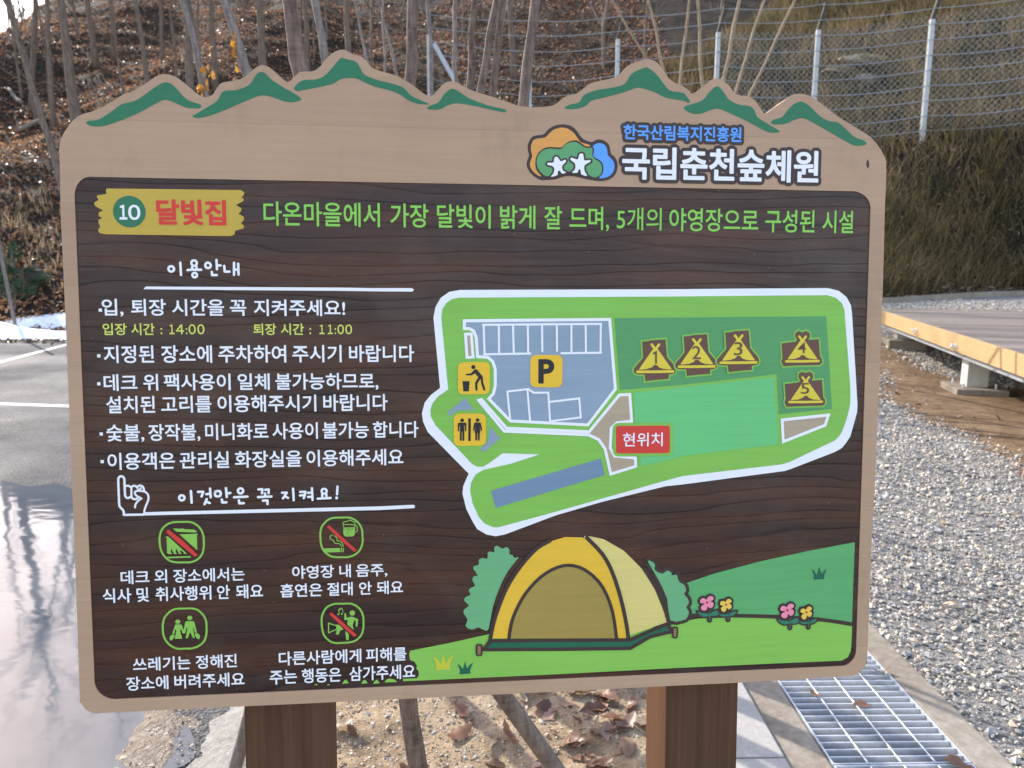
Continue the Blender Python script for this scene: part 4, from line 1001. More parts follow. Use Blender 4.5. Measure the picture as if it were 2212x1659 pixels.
for k, xx in enumerate((px, px+2.6, px-2.9)):
    for yy in (.26, 3.6):
        if xx < .1 or xx > Ld: continue
        z0 = float(rise(*(corner+TD.to_3x3() @ Vector((xx, yy*sg, 0))).xy))
        m = MB(); dbox(m, xx-.1, xx+.1, yy-.1, yy+.1, z0+.085, DZT-.236, .006); ps = m.build('support_post', M_DPOST, deck)
        m = MB(); dbox(m, xx-.28, xx+.28, yy-.24, yy+.24, z0-.1, z0+.085, .012); ft = m.build('footing', M_CONC, deck)
        for bx, by in ((-.17, -.15), (.17, -.15), (-.17, .15), (.17, .15)):
            m = MB(); c = TD @ Vector((xx+bx, (yy+by)*sg, z0+.08)); m.tube([c, c+Vector((0, 0, .05))], .012, 6); m.build('anchor_bolt', M_ZINC, ft)
for vx, vy in ((1978+1, 714), (2064, 747)):
    p = Vector(((vx-CX), 0, 0)); pt = img(vx, vy, 1)
    # where the sight line meets the fascia plane
    d = pt-CAM; t_ = (corner-CAM).dot(dn)/d.dot(dn); hp = CAM+d*t_; lp = TD.inverted() @ (hp-corner)
    m = MB(); bx = lp.x
    dbox(m, bx-.055, bx+.055, -.006, -.0005, lp.z-.022, lp.z+.022, .002)
    m.tube([TD @ Vector((bx+.10*math.cos(a)*.8, -.02*sg-.02*sg*(1+math.cos(a)), lp.z+.02*math.sin(a))) for a in np.linspace(0, 6.28, 14)], .006, 6)
    m.build('tie_ring', M_ZINC, deck)
dirtp = [tuple((corner+TD.to_3x3() @ Vector((x, y*sg, 0))).xy) for x, y in ((.3, -.15), (1.2, -.36), (2.2, -.34), (3.2, -.5), (4.0, -.72), (4.8, -.6), (5.6, -.4), (8, -.3), (8, 3), (4.6, 2.2), (3.6, 1.3), (2.8, .5), (2.0, .15), (1.2, .06), (.4, .02))]
patch('bare_dirt', dirtp, .10, lambda x, y, d: rise(x, y)+.004+.02*smooth(0, .4, d)+.008*fbm(x, y, .7, 3)*smooth(0, .3, d), M_DIRT)
DIRT = np.array(dirtp)

# ------------------------------------------------------------------ loose stones of the yard (one mass)
OCT = np.array([(1, 0, 0), (-1, 0, 0), (0, 1, 0), (0, -1, 0), (0, 0, 1), (0, 0, -1)], float)
OF = np.array([(0, 2, 4), (2, 1, 4), (1, 3, 4), (3, 0, 4), (2, 0, 5), (1, 2, 5), (3, 1, 5), (0, 3, 5)])
def rotm(n):
    q = rng.normal(size=(n, 4)); q /= np.linalg.norm(q, axis=1)[:, None]; a, b, c, d = q.T
    return np.stack([np.stack([a*a+b*b-c*c-d*d, 2*(b*c-a*d), 2*(b*d+a*c)], 1), np.stack([2*(b*c+a*d), a*a-b*b+c*c-d*d, 2*(c*d-a*b)], 1), np.stack([2*(b*d-a*c), 2*(c*d+a*b), a*a-b*b-c*c+d*d], 1)], 1)
def stones(x, y, z, size, cols):
    n = len(x); V = OCT[None]*rng.uniform(.55, 1.2, (n, 6, 1))*rng.uniform(.6, 1.25, (n, 1, 3))
    V = np.einsum('nij,nkj->nki', rotm(n), V)*size[:, None, None]; V[:, :, 2] *= .8
    V[:, :, 0] += x[:, None]; V[:, :, 1] += y[:, None]; V[:, :, 2] += z[:, None]
    Fc = OF[None]+np.arange(n)[:, None, None]*6
    return V.reshape(-1, 3), Fc.reshape(-1, 3), np.repeat(cols, 6, 0)
SC = .07+.80*np.array([1.30, 1.13, .90])*np.array([(.17, .19, .23), (.25, .26, .28), (.35, .35, .35), (.47, .46, .43), (.58, .56, .52), (.30, .33, .38), (.42, .35, .27), (.24, .25, .24)])
SP = np.array([.17, .20, .18, .14, .08, .12, .05, .06])
VV, FF, CC = [], [], []; off = 0
for x0, x1, y0, y1, sz, n in ((1.46, 4.3, 1.3, 3.6, .0100, 23000), (1.46, 6.4, 3.6, 6.5, .0125, 32000), (2.2, 9.5, 6.5, 14.6, .018, 40000)):
    x = rng.uniform(x0, x1, n); y = rng.uniform(y0, y1, n)
    keep = (x < y*.72+.6) & (x > y*.40-.3) & (y < toe(x)-.15)
    ins, dist = inside(DIRT, x, y); keep &= (dist < rng.uniform(-.06, .14, n)) | (rng.uniform(0, 1, n) < .07)
    x, y = x[keep], y[keep]; n = len(x)
    c = SC[rng.choice(len(SC), n, p=SP)]*rng.uniform(.8, 1.2, (n, 1))
    v, f, c = stones(x, y, rise(x, y)+rng.uniform(-.003, .012, n), sz*(.55+.5*rng.exponential(.75, n).clip(0, 2.6)), c)
    VV.append(v); FF.append(f+off); CC.append(c); off += len(v)
tag(mk('gravel', np.concatenate(VV), np.concatenate(FF), M_STONE, col=np.concatenate(CC)), kind='stuff')
# pebbles and crumbs of the bed and the sand
VV, FF, CC = [], [], []; off = 0
for x0, x1, y0, y1, sz, n, pal in ((-.5, .6, 1.5, 3.2, .0055, 5200, ((.42, .33, .22), (.30, .22, .14), (.52, .44, .33), (.22, .17, .12))), (-.52, -.05, 1.6, 3.0, .005, 1600, ((.5, .47, .42), (.36, .33, .30), (.42, .30, .2))), (-1.10, -.88, 1.9, 2.9, .003, 900, ((.45, .36, .26), (.3, .22, .15), (.55, .46, .36)))):
    x = rng.uniform(x0, x1, n); y = rng.uniform(y0, y1, n); pal = np.array(pal)
    z = np.where(x > -.56, bh(x, y), .012) if x0 > -1 else np.full(n, .012)
    v, f, c = stones(x, y, z, sz*rng.lognormal(0, .4, n), pal[rng.integers(0, len(pal), n)]*rng.uniform(.8, 1.15, (n, 1)))
    VV.append(v); FF.append(f+off); CC.append(c); off += len(v)
tag(mk('soil_crumbs', np.concatenate(VV), np.concatenate(FF), M_STONE, col=np.concatenate(CC)), kind='stuff')

# ------------------------------------------------------------------ fallen leaves (one mass each)
def leaves(x, y, z, size, cols, tilt=.5, wide=.42):
    n = len(x); u = np.array([0, .25, .6, 1, .6, .25, .3, .65]); w_ = np.array([0, .8, 1, 0, -1, -.8, 0, 0])
    L = np.zeros((n, 8, 3)); curl = rng.uniform(-.5, .7, (n, 1)); fold = rng.uniform(-.1, .5, (n, 1))
    L[:, :, 0] = u[None]-.5; wv = wide*rng.uniform(.7, 1.2, (n, 1))
    L[:, :, 1] = w_[None]*wv*.5*rng.uniform(.75, 1.25, (n, 8)); L[:, :, 2] = curl*(u[None]-.4)**2+fold*np.abs(w_[None])*wv
    yaw = rng.uniform(0, 6.28, n); tx = rng.normal(0, tilt, n); ty = rng.normal(0, tilt, n)
    cx_, sx_ = np.cos(tx), np.sin(tx); cy_, sy_ = np.cos(ty), np.sin(ty); cz, sz_ = np.cos(yaw), np.sin(yaw)
    Y1 = L[:, :, 1]*cx_[:, None]-L[:, :, 2]*sx_[:, None]; Z1 = L[:, :, 1]*sx_[:, None]+L[:, :, 2]*cx_[:, None]; X1 = L[:, :, 0]
    X2 = X1*cy_[:, None]+Z1*sy_[:, None]; Z2 = -X1*sy_[:, None]+Z1*cy_[:, None]
    X3 = X2*cz[:, None]-Y1*sz_[:, None]; Y3 = X2*sz_[:, None]+Y1*cz[:, None]
    V = np.stack([X3, Y3, Z2], 2)*size[:, None, None]
    V += np.stack([x, y, z], 1)[:, None, :]
    fq = np.array([(0, 6, 1), (1, 6, 7), (1, 7, 2), (2, 7, 3), (3, 7, 4), (4, 7, 6), (4, 6, 5), (5, 6, 0)])
    Fc = fq[None]+np.arange(n)[:, None, None]*8
    return V.reshape(-1, 3), Fc.reshape(-1, 3), np.repeat(cols, 8, 0)
LC = np.array([(.20, .105, .06), (.30, .17, .09), (.42, .29, .17), (.13, .075, .05), (.34, .20, .15), (.48, .36, .24)])
def leafmass(name, x, y, z, size, w_=None, tilt=.5, pal=LC, wide=.42, lift=.35, tone=None):
    n = len(x); c = pal[rng.choice(len(pal), n, p=w_)]*rng.uniform(.7, 1.2, (n, 1))
    if tone is not None: c = c*tone[:, None]
    s = size*rng.uniform(.6, 1.3, n)
    v, f, c = leaves(x, y, z+s*lift*.3, s, c, tilt, wide)
    return tag(mk(name, v, f, M_LEAF, col=c), kind='stuff')
# on the bed below the board
def near_leaves(name, x, y, z, size, cols):
    V, Fc, C = [], [], []; o_ = 0
    for i in range(len(x)):
        L = 11; u = np.linspace(0, 1, L); wv = np.sin(np.pi*u**.8)**.8*rng.uniform(.17, .27)*(1+.22*np.sin(u*rng.uniform(14, 30)+rng.uniform(0, 6)))
        wv[0] = .012; wv[-1] = .004
        cu = rng.uniform(-.25, .45); fo = rng.uniform(-.15, .45); tw = rng.uniform(-.5, .5); bend = rng.uniform(-.25, .25)
        c_ = np.stack([u-.5, bend*(u-.5)**2, cu*(u-.5)**2*1.6+.03*np.sin(u*9+i)], 1)
        rows = []
        for sgn in (-1, -.5, 0, .5, 1):
            wob = rng.normal(0, .010, L)
            rows.append(c_+np.stack([0*u, sgn*wv, abs(sgn)**1.6*wv*fo+tw*(u-.5)*sgn*wv*1.5+wob*abs(sgn)], 1))
        P_ = np.stack(rows, 0).reshape(-1, 3)*size[i]
        R_ = Matrix.Rotation(rng.uniform(0, 6.28), 3, 'Z') @ Matrix.Rotation(rng.normal(0, .30), 3, 'X') @ Matrix.Rotation(rng.normal(0, .25), 3, 'Y')
        P_ = P_ @ np.array(R_).T+np.array([x[i], y[i], z[i]+size[i]*.05])
        V.append(P_); k = (np.arange(4)[:, None]*L+np.arange(L-1)[None, :]).ravel()
        Fc.append(np.stack([k, k+1, k+1+L, k+L], 1)+o_); o_ += 5*L
        cc = np.repeat(cols[i][None], 5*L, 0); cc[2*L:3*L] *= .8; C.append(cc)
    return tag(mk(name, np.concatenate(V), np.concatenate(Fc), M_LEAF, col=np.concatenate(C), smooth=True), kind='stuff')
n = 430; x = np.concatenate([rng.normal(.33, .17, 260), rng.uniform(-.5, .6, 170)]); y = np.concatenate([rng.uniform(1.75, 3.4, 260), rng.uniform(1.75, 4.2, 170)])
k = (x > -.5) & (x < .6); x, y = x[k], y[k]
NC = np.array([(.22, .115, .07), (.30, .16, .095), (.36, .24, .15), (.15, .085, .055), (.38, .25, .19), (.42, .32, .21)])
near_leaves('fallen_leaves', x, y, bh(x, y)+.006, rng.uniform(.035, .10, len(x)), NC[rng.integers(0, 6, len(x))]*rng.uniform(.7, 1.1, (len(x), 1)))
for lx, ly, ls in ((1862, 1523, .095), (1905, 1452, .06), (2076, 1655, .09), (1760, 1500, .05)):
    px_, py_ = grd(lx, ly, .015)
    near_leaves('scattered_leaves', np.array([px_]), np.array([py_]), np.array([.016]), np.array([ls]), np.array([(.24, .125, .075)]))
n = 70; x = rng.uniform(3.6, 5.6, n); y = rng.uniform(6, 10.5, n); ins, dist = inside(DIRT, x, y); k = dist > -.1; x, y = x[k], y[k]
leafmass('scattered_leaves', x, y, rise(x, y)+.03, .07, None, .4, LC*.7)
# on the slopes
n = 115000; x = rng.uniform(-34, 6, n); y = 13.4+rng.uniform(0, 1, n)**1.3*30
k = (y > toe(x)-.25) & (np.abs(x) < y*.72+1.0); x, y = x[k], y[k]
c0 = .55+.6*smooth(-.9, .9, fbm(x, y, .16, 4))
leafmass('leaf_litter', x, y, hz(x, y), .13, None, .6, LC*np.array([1.08, .90, .75]), tone=c0)
n = 15000; x = rng.uniform(2, 24, n); y = toe(x)+rng.uniform(-.1, 1, n)**2*12
k = (x < y*.75+1.5); x, y = x[k], y[k]
leafmass('leaf_litter', x, y, hz(x, y), .13, None, .5, LC*.8)
n = 900; x = rng.uniform(-11, -4.6, n); y = rng.uniform(13.1, 14.4, n)
leafmass('leaf_litter', x, y, np.maximum(hz(x, y), 0)+.02, .11, None, .4, LC*.85)
n = 800; x = rng.uniform(-11, -4.6, n); y = rng.normal(12.75, .12, n)
leafmass('leaf_litter', x, y, np.full(n, .01), .09, None, .4, LC*.45)
n = 160; x = rng.uniform(1.5, 8, n); y = rng.uniform(2, 13, n); k = (x < y*.72) & (y < toe(x)-.3); x, y = x[k], y[k]
leafmass('scattered_leaves', x, y, rise(x, y)+.015, .06, None, .4)

# ------------------------------------------------------------------ dry grass
def blades(name, x, y, z, h, cols, lean=.5, wd=.012):
    n = len(x); a = rng.uniform(0, 6.28, n); l = rng.uniform(.1, 1, n)*lean; b = rng.uniform(0, 6.28, n)
    dx, dy = np.cos(a)*wd, np.sin(a)*wd; ox, oy = np.cos(b)*l*h, np.sin(b)*l*h
    V = np.zeros((n, 5, 3))
    V[:, 0] = np.stack([x-dx, y-dy, z], 1); V[:, 1] = np.stack([x+dx, y+dy, z], 1)
    V[:, 2] = np.stack([x+ox*.35+dx*.7, y+oy*.35+dy*.7, z+h*.6], 1); V[:, 3] = np.stack([x+ox*.35-dx*.7, y+oy*.35-dy*.7, z+h*.6], 1)
    V[:, 4] = np.stack([x+ox, y+oy, z+h*(1-.35*l)], 1)
    f = np.arange(n)[:, None]*5
    Fq = np.concatenate([f+np.array([[0, 1, 2]]), f+np.array([[0, 2, 3]]), f+np.array([[3, 2, 4]])])
    return tag(mk(name, V.reshape(-1, 3), Fq, M_BLADE, col=np.repeat(cols, 5, 0)), kind='stuff')
GC = np.array([.86, .80, .72])*np.array([(.34, .26, .15), (.42, .33, .19), (.24, .20, .11), (.13, .13, .065), (.18, .15, .09)])
n = 120000; cx_ = rng.uniform(1.0, 24, 5200); cy_ = toe(cx_)+.2+rng.uniform(0, 1, 5200)**1.15*13
i = rng.integers(0, 5200, n); x = cx_[i]+rng.normal(0, .17, n); y = cy_[i]+rng.normal(0, .17, n)
k = (x < y*.70+1.2) & (y > toe(x)+.1); x, y, i = x[k], y[k], i[k]
tone = rng.choice(5, 5200, p=(.26, .20, .20, .16, .18)); d_ = y-toe(x)
low = np.clip((3.4-d_)/1.2, 0, 1)[:, None]  # lower bank: cast shade and duller grass, both put into the blade colour
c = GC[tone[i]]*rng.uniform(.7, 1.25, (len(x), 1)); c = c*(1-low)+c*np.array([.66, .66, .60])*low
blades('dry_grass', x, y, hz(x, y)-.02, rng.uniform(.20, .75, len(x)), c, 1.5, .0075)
n = 1900; cx_ = rng.uniform(-13, -6.5, 110); cy_ = rng.uniform(15.5, 19, 110); i = rng.integers(0, 110, n)
x = cx_[i]+rng.normal(0, .22, n); y = cy_[i]+rng.normal(0, .22, n)
blades('dry_grass', x, y, hz(x, y)-.02, rng.uniform(.12, .34, n), np.array([(.40, .30, .18)])*rng.uniform(.6, 1.2, (n, 1)), .8, .008)
# ------------------------------------------------------------------ fence on the right slope
FP = [(925, 30, 26.3), (1145, 30, 24.9), (1335, 85, 23.6), (1552, 70, 22.3), (1768, 65, 21.2), (2014, 42, 20.0)]
posts = []
for vx, vy, D in FP[:]:
    p = img(vx, vy if vx > 1200 else 75, D); posts.append((p.x, p.y, p.z))
dv = Vector(posts[-1])-Vector(posts[-2])
for k in (.92, 1.9): q = Vector(posts[5])+dv*k; posts.append((q.x, q.y, posts[5][2]))
fence = empty('wire_fence', (posts[3][0], posts[3][1], zf(posts[3][0], posts[3][1])))
tag(fence, 'tall wire fence with pale posts along the grassy slope', 'fence')
FO = Vector(fence.location)
TOPS = []
for i, (x, y, zt) in enumerate(posts):
    zg = zf(x, y); zt = min(max(zt, zg+2.4), zg+3.6)
    m = MB(); m.box(x-.055, x+.055, y-.05, y+.05, zg-.3, zt, Matrix.Translation(-FO), bev=.006); po = m.build('post', M_FPOST, fence)
    m = MB(); SH = Matrix.Translation(Vector((x, y, zt))-FO) @ Matrix(((1, 0, .26, 0), (0, 1, 0, 0), (0, 0, 1, 0), (0, 0, 0, 1))); m.box(-.045, .045, -.04, .04, .003, .62, SH); m.box(-.07, .07, -.07, .07, .622, .66, SH)
    m.build('extension', M_FARM, po); TOPS.append((x, y, zg, zt))
for k in range(10):
    m = MB()
    for (x0, y0, g0, t0), (x1, y1, g1, t1) in zip(TOPS, TOPS[1:]):
        pts = []
        for s in range(9):
            t = s/8; f = k/9
            z = (g0+.25+f*(t0+.6-g0-.25))*(1-t)+(g1+.25+f*(t1+.6-g1-.25))*t-.07*math.sin(math.pi*t)*(1 if k % 2 else .6)
            pts.append(Vector((x0+(x1-x0)*t, y0+(y1-y0)*t-.058, z))-FO)
        m.tube(pts, .0115, 4, cap=False)
    m.build('strand', M_WIRE, fence)
m = MB()                                                            # diamond mesh on the far side of the posts
for (x0, y0, g0, t0), (x1, y1, g1, t1) in zip(TOPS[3:], TOPS[4:]):
    L = math.hypot(x1-x0, y1-y0); Hh = 2.9; st = .15
    for sgn in (1, -1):
        c = -Hh
        while c < L:
            a0, b0 = max(c, 0), min(c+Hh, L)
            if b0 > a0+.02:
                pts = []
                for s in (a0, b0):
                    h = (s-c) if sgn > 0 else Hh-(s-c); t = s/L
                    pts.append(Vector((x0+(x1-x0)*t, y0+(y1-y0)*t+.06, g0*(1-t)+g1*t+.1+h))-FO)
                m.tube(pts, .0040, 3, cap=False)
            c += st
m.build('mesh', M_WIRE, fence)
# diagonal brace of the end post
br = MB(); a_, b_ = img(938, 96, 26.2), img(984, 178, 25.4)
br.tube([a_-FO, b_-FO, b_+(b_-a_)*1.3-FO], .075, 6); br.build('brace', M_FPOST, fence)

# ------------------------------------------------------------------ trees
def limb(m, p, d, L, r, depth, n=6):
    pts = [p]; rad = [r]; q = p.copy(); v = d.copy()
    k = max(3, int(L/.35))
    for i in range(k):
        v = (v+Vector((random.gauss(0, .10), random.gauss(0, .10), random.gauss(.02, .06)))).normalized()
        q = q+v*L/k; pts.append(q.copy()); rad.append(r*(1-.75*(i+1)/k))
    m.tube(pts, rad, n, cap=False)
    if depth:
        for i in range(random.randint(2, 4)):
            j = random.randint(max(1, k//3), k-1) if k > 2 else 1
            a = random.uniform(0, 6.28); dv = (v*.7+Vector((math.cos(a)*.7, math.sin(a)*.7, .35))).normalized()
            limb(m, pts[j], dv, L*random.uniform(.4, .65), rad[j]*.6, depth-1, max(4, n-1))

def tree(name, top, bot, D, w_top, w_bot, height, mat, label, cat, group, twig=2, leaves_at=None, twigmat=None, dz=0, n=10):
    """stem through two photo points at distance D, down to the ground and up to its height"""
    A, B = img(top[0], top[1], D), img(bot[0], bot[1], D+dz)
    d = (A-B); d = d/d.z
    g = B.copy()
    for _ in range(30):
        zg = zf(g.x, g.y); g = B+d*(zg-B.z)
    base = g-d*.08
    rt, rb = w_top/F*D/2, w_bot/F*D/2
    zA, zB = A.z-base.z, B.z-base.z
    r = lambda z: max(.004, rb+(rt-rb)*(z-zB)/(zA-zB)) if z < zA else max(.004, rt*(1-.8*(z-zA)/max(.5, height-zA)))
    t = empty(name, (g.x, g.y, zf(g.x, g.y))); tag(t, label, cat, group)
    O = Vector(t.location); pts = []; rad = []; N = 26 if name == 'young_tree' else 16
    zmax = max(height, zA+.6)
    for i in range(N+1):
        z = zmax*i/N; wob = .012*zmax*(0 if z < zB else .15)
        p = base+d*z+Vector((random.gauss(0, wob), random.gauss(0, wob), 0)); 
        if z > zA: p += Vector((random.gauss(0, .02), random.gauss(0, .02), 0))*(z-zA)
        pts.append(p-O); rad.append(min(r(z), rb*2.2)*(1.25 if i == 0 else 1)*(1+(.10 if i % 2 else -.03)))
    m = MB(); m.tube(pts, rad, n, wob=.12); m.build('trunk', mat, t, smooth=True)
    if twig:
        m = MB()
        for i in range(N//2, N+1):
            for _ in range(twig):
                if pts[i].z+O.z < A.z+.15: continue
                a = random.uniform(0, 6.28)
                limb(m, pts[i], Vector((math.cos(a)*.8, math.sin(a)*.8, .8)).normalized(), zmax*random.uniform(.12, .28), rad[i]*.55, 1, 5)
        if m.v: m.build('branches', twigmat or mat, t)
    if leaves_at:
        V_, F_, C_ = [], [], []; o_ = 0
        for (lx, ly, nn) in leaves_at:
            p = img(lx, ly, D)-O
            x = p.x+rng.normal(0, .008, nn); y = p.y+rng.normal(0, .01, nn)-.01; z = p.z+rng.normal(0, .035, nn)
            v, f, c = leaves(x, y, z, rng.uniform(.028, .045, nn), np.array([(.55, .26, .04)])*rng.uniform(.6, 1.3, (nn, 1)), 1.3)
            V_.append(v); F_.append(f+o_); C_.append(c); o_ += len(v)
        mk('dry_leaves', np.concatenate(V_), np.concatenate(F_), M_LEAF, t, col=np.concatenate(C_))
    return t
SG = 'young trees standing behind the notice board'
# (top, bottom, distance, widths, height, label)
for (tp_, bt, D, wt, wb, hh, mt, lab, lv) in [
    ((395, 0), (450, 211), 3.0, 9, 15, 2.7, M_BARK_G, 'leaning sapling with orange dead leaves in the dip right of the leftmost painted peak', [(437, 178, 8), (455, 170, 8), (450, 185, 5)]),
    ((487, 0), (537, 162), 3.1, 14, 20, 2.8, M_BARK_G, 'grey sapling behind the second painted peak with one hanging bunch of orange leaves', [(511, 105, 9), (513, 122, 6)]),
    ((620, 0), (880, 1520), 1.72, 30, 44, 2.6, M_BARK_Y, 'staked young tree whose stem shows both above the board and below it', None),
    ((683, 0), (703, 128), 3.4, 15, 17, 2.9, M_BARK_G, 'pale sapling just left of the summit of the tallest left peak', None),
    ((892, 0), (884, 173), 3.3, 22, 24, 2.9, M_BARK_Y, 'stout brown sapling above the right shoulder of the tallest left peak', None),
    ((922, 0), (937, 205), 4.2, 7, 9, 3.2, M_BARK_G, 'thin sapling in front of the white end post of the fence', None),
    ((982, 0), (988, 175), 4.0, 8, 9, 3.0, M_BARK_G, 'slim straight sapling rising from the top of the small middle peak', None),
    ((1024, 0), (1014, 192), 3.6, 13, 16, 2.9, M_BARK_Y, 'upright sapling just right of the small middle peak', None),
    ((1071, 0), (1037, 198), 3.4, 13, 16, 2.9, M_BARK_Y, 'sapling leaning right, left one of a close pair above the dip in the board top', None),
    ((1086, 0), (1061, 205), 3.5, 13, 16, 2.9, M_BARK_Y, 'sapling leaning right, right one of a close pair above the dip in the board top', None),
    ((1156, 0), (1131, 231), 3.1, 19, 23, 2.8, M_BARK_Y, 'thick leaning sapling over the lowest dip of the board top', None)]:
    tree('young_tree', tp_, bt, D, wt, wb, hh, mt, lab, 'young tree', SG, 1, lv, dz=0)
for (tp_, bt, D, w_, lab) in [
    ((770, 20), (798, 142), 6.0, 6, 'thin bare stem leaning left over the right slope of the tallest left peak'),
    ((827, 0), (830, 158), 6.4, 5, 'thin upright stem between the tallest left peak and the stout brown sapling'),
    ((832, 60), (858, 165), 6.8, 6, 'short slanting stem touching the stout brown sapling from the left'),
    ((1064, 205), (1078, 110), 6.0, 4, 'crooked twig standing between the close sapling pair and the thick leaning sapling'),
    ((1324, 0), (1400, 130), 9.0, 5, 'thin stem slanting down onto the tallest right peak'),
    ((1400, 0), (1441, 168), 8.5, 6, 'thin pale stem crossing just right of the tallest right peak'),
    ((1488, 0), (1470, 175), 8.2, 6, 'thin pale stem left of the second fence post over the right peaks'),
    ((1508, 0), (1518, 182), 8.0, 7, 'upright pale stem beside the fence post between the two right peaks'),
    ((1597, 0), (1562, 172), 8.0, 8, 'forked pale stem leaning right above the second right peak'),
    ((1652, 0), (1590, 199), 8.4, 6, 'thin pale stem fanning right from behind the second right peak'),
    ((1718, 0), (1618, 206), 8.7, 6, 'rightmost pale stem fanning out from behind the second right peak')]:
    if tp_[1] > bt[1]: tp_, bt = bt, tp_
    tree('bare_stem', tp_, bt, D, w_*.8, w_, 3.6, M_TWIG if tp_[0] > 1300 else M_BARK_G, lab, 'bare stem', 'thin bare stems behind the notice board', 1, n=6)
HG = 'trees on the wooded left slope'
for (tp_, bt, D, wt, wb, hh, lab) in [
    ((133, 33), (160, 227), 19.5, 15, 20, 9, 'dark straight tree trunk on the slope above the left top corner of the board'),
    ((53, 133), (110, 317), 16.0, 8, 14, 6, 'thin dark leaning trunk low on the slope left of the board'),
    ((100, 0), (107, 122), 25, 8, 9, 9, 'slim dark trunk right of the leftmost bright sky gap'),
    ((76, 0), (72, 118), 27, 9, 10, 9, 'dark trunk against the bright sky gap in the upper left corner'),
    ((12, 0), (36, 70), 30, 8, 10, 9, 'leaning trunk at the very upper left corner'),
    ((293, 0), (307, 98), 24, 8, 9, 9, 'thin dark trunk above the leftmost painted peak'),
    ((405, 20), (411, 187), 22, 14, 16, 10, 'blurred brown trunk just right of the leftmost painted peak'),
    ((345, 0), (350, 90), 30, 7, 8, 9, 'far thin trunk between the leftmost peak and the leaning sapling'),
    ((455, 0), (462, 120), 27, 10, 12, 10, 'far brown trunk between the two saplings with orange leaves'),
    ((560, 0), (566, 110), 25, 13, 15, 10, 'broad far trunk left of the staked young tree'),
    ((748, 0), (752, 100), 26, 10, 12, 10, 'dim far trunk behind the summit of the tallest left peak'),
    ((660, 0), (664, 120), 28, 10, 11, 10, 'far trunk between the staked young tree and the tallest left peak'),
    ((190, 0), (196, 50), 31, 10, 11, 9, 'far trunk near the ridge above the left top corner of the board'),
    ((240, 0), (243, 60), 32, 7, 8, 9, 'thin far trunk near the ridge left of the leftmost peak'),
    ((1100, 0), (1104, 60), 30, 9, 10, 9, 'dim far trunk between the close sapling pair and the thick leaning sapling'),
    ((-60, 60), (-50, 200), 18, 16, 18, 8, 'dark trunk just outside the left edge of the picture')]:
    tree('hillside_tree', tp_, bt, D, wt, wb, hh, M_BARK_D, lab, 'tree', HG, 2, n=8)
# the far wood along the ridge, one mass of thin stems
m = MB(); n = 0
while n < 85:
    x = random.uniform(-34, 9); y = random.uniform(25, 50)
    if abs(x) > y*.74: continue
    n += 1; z = zf(x, y); h = random.uniform(5, 9); r = random.uniform(.03, .085); lx, ly = random.gauss(0, .5), random.gauss(0, .4)
    pts = [Vector((x+lx*t+random.gauss(0, .06), y+ly*t, z-.2+h*t)) for t in (0, .2, .4, .6, .8, 1)]
    m.tube(pts, [r*(1-.8*i/5) for i in range(6)], 6, cap=False)
    for _ in range(9):
        i = random.randint(1, 5); a = random.uniform(0, 6.28)
        limb(m, pts[i], Vector((math.cos(a)*.8, math.sin(a)*.8, random.uniform(.2, 1))).normalized(), random.uniform(.8, 2.2), r*.35, 1, 4)
tag(m.build('distant_wood', M_BARK_D), kind='stuff')
# the stake poles
def pole(p0, p1, r, label, name='support_stake', mat=M_STAKE, cat='wooden stake', group='stakes propping the young tree'):
    p0, p1 = Vector(p0), Vector(p1); d = (p1-p0)
    m = MB(); m.tube([d*(i/10) for i in range(11)], [r*(1-.12*i/10) for i in range(11)], 12, wob=.05)
    tag(m.build(name, mat, None, True, p0), label, cat, group)
sx, sy = img(1185, 1640, 1.74), img(1085, 1500, 1.70); d_ = (sy-sx)
pole(sx-d_*(sx.z+.12)/d_.z, sx+d_*((1.30-sx.z)/d_.z), .0225, 'weathered round stake leaning left under the middle of the board')
sx, sy = img(508, 1659, 1.76), img(524, 1600, 1.77); d_ = (sy-sx)
pole(sx-d_*(sx.z+.1)/d_.z, sx+d_*((1.05-sx.z)/d_.z), .017, 'weathered stake showing just left of the left brown post')
p = img(30, 647, 13.6); q = img(7, 553, 13.5)
pole((p.x, p.y, zf(p.x, p.y)-.1), tuple(p+(q-p)*1.9), .032, 'thin grey marker stake leaning left at the foot of the left slope', 'marker_stake', M_BARK_G, 'stake', None)

# ------------------------------------------------------------------ rocks, stump, log, pine sprigs
def rock(vx, vy, D, s, label, mat=M_ROCK, name='boulder', grp='pale rocks on the fenced slope'):
    p = img(vx, vy, D)
    for _ in range(40):
        k = zf(p.x, p.y)-p.z
        D += .25*(1 if k < 0 else -1); p = img(vx, vy, D)
        if abs(k) < .1: break
    bm = bmesh.new(); bmesh.ops.create_icosphere(bm, subdivisions=3, radius=1)
    ph = [random.uniform(0, 6) for _ in range(6)]
    for v in bm.verts:
        c = v.co; n_ = .22*math.sin(c.x*3+ph[0])*math.cos(c.y*3+ph[1])+.14*math.sin(c.z*6+ph[2]+c.x*4)+.07*math.sin(c.y*11+ph[3])
        v.co = Vector((c.x*s[0], c.y*s[1], c.z*s[2]))*(1+n_)
        if abs(v.co.z) > s[2]*.7: v.co.z = math.copysign(s[2]*.7+(abs(v.co.z)-s[2]*.7)*.3, v.co.z)
    V_ = [v.co.copy() for v in bm.verts]; F_ = [[v.index for v in f.verts] for f in bm.faces]; bm.free()
    tag(mk(name, V_, F_, mat, loc=(p.x, p.y, zf(p.x, p.y)+s[2]*.2)), label, 'rock', grp)
rock(1858, 148, 21, (.85, .5, .26), 'large flat pale rock on the slope between the two right fence posts')
rock(1810, 168, 20.5, (.5, .35, .16), 'smaller pale rock slab below the large flat rock on the slope')
rock(1872, 172, 20.4, (.3, .3, .26), 'round grey rock at the right foot of the large flat rock', M_STAKE)
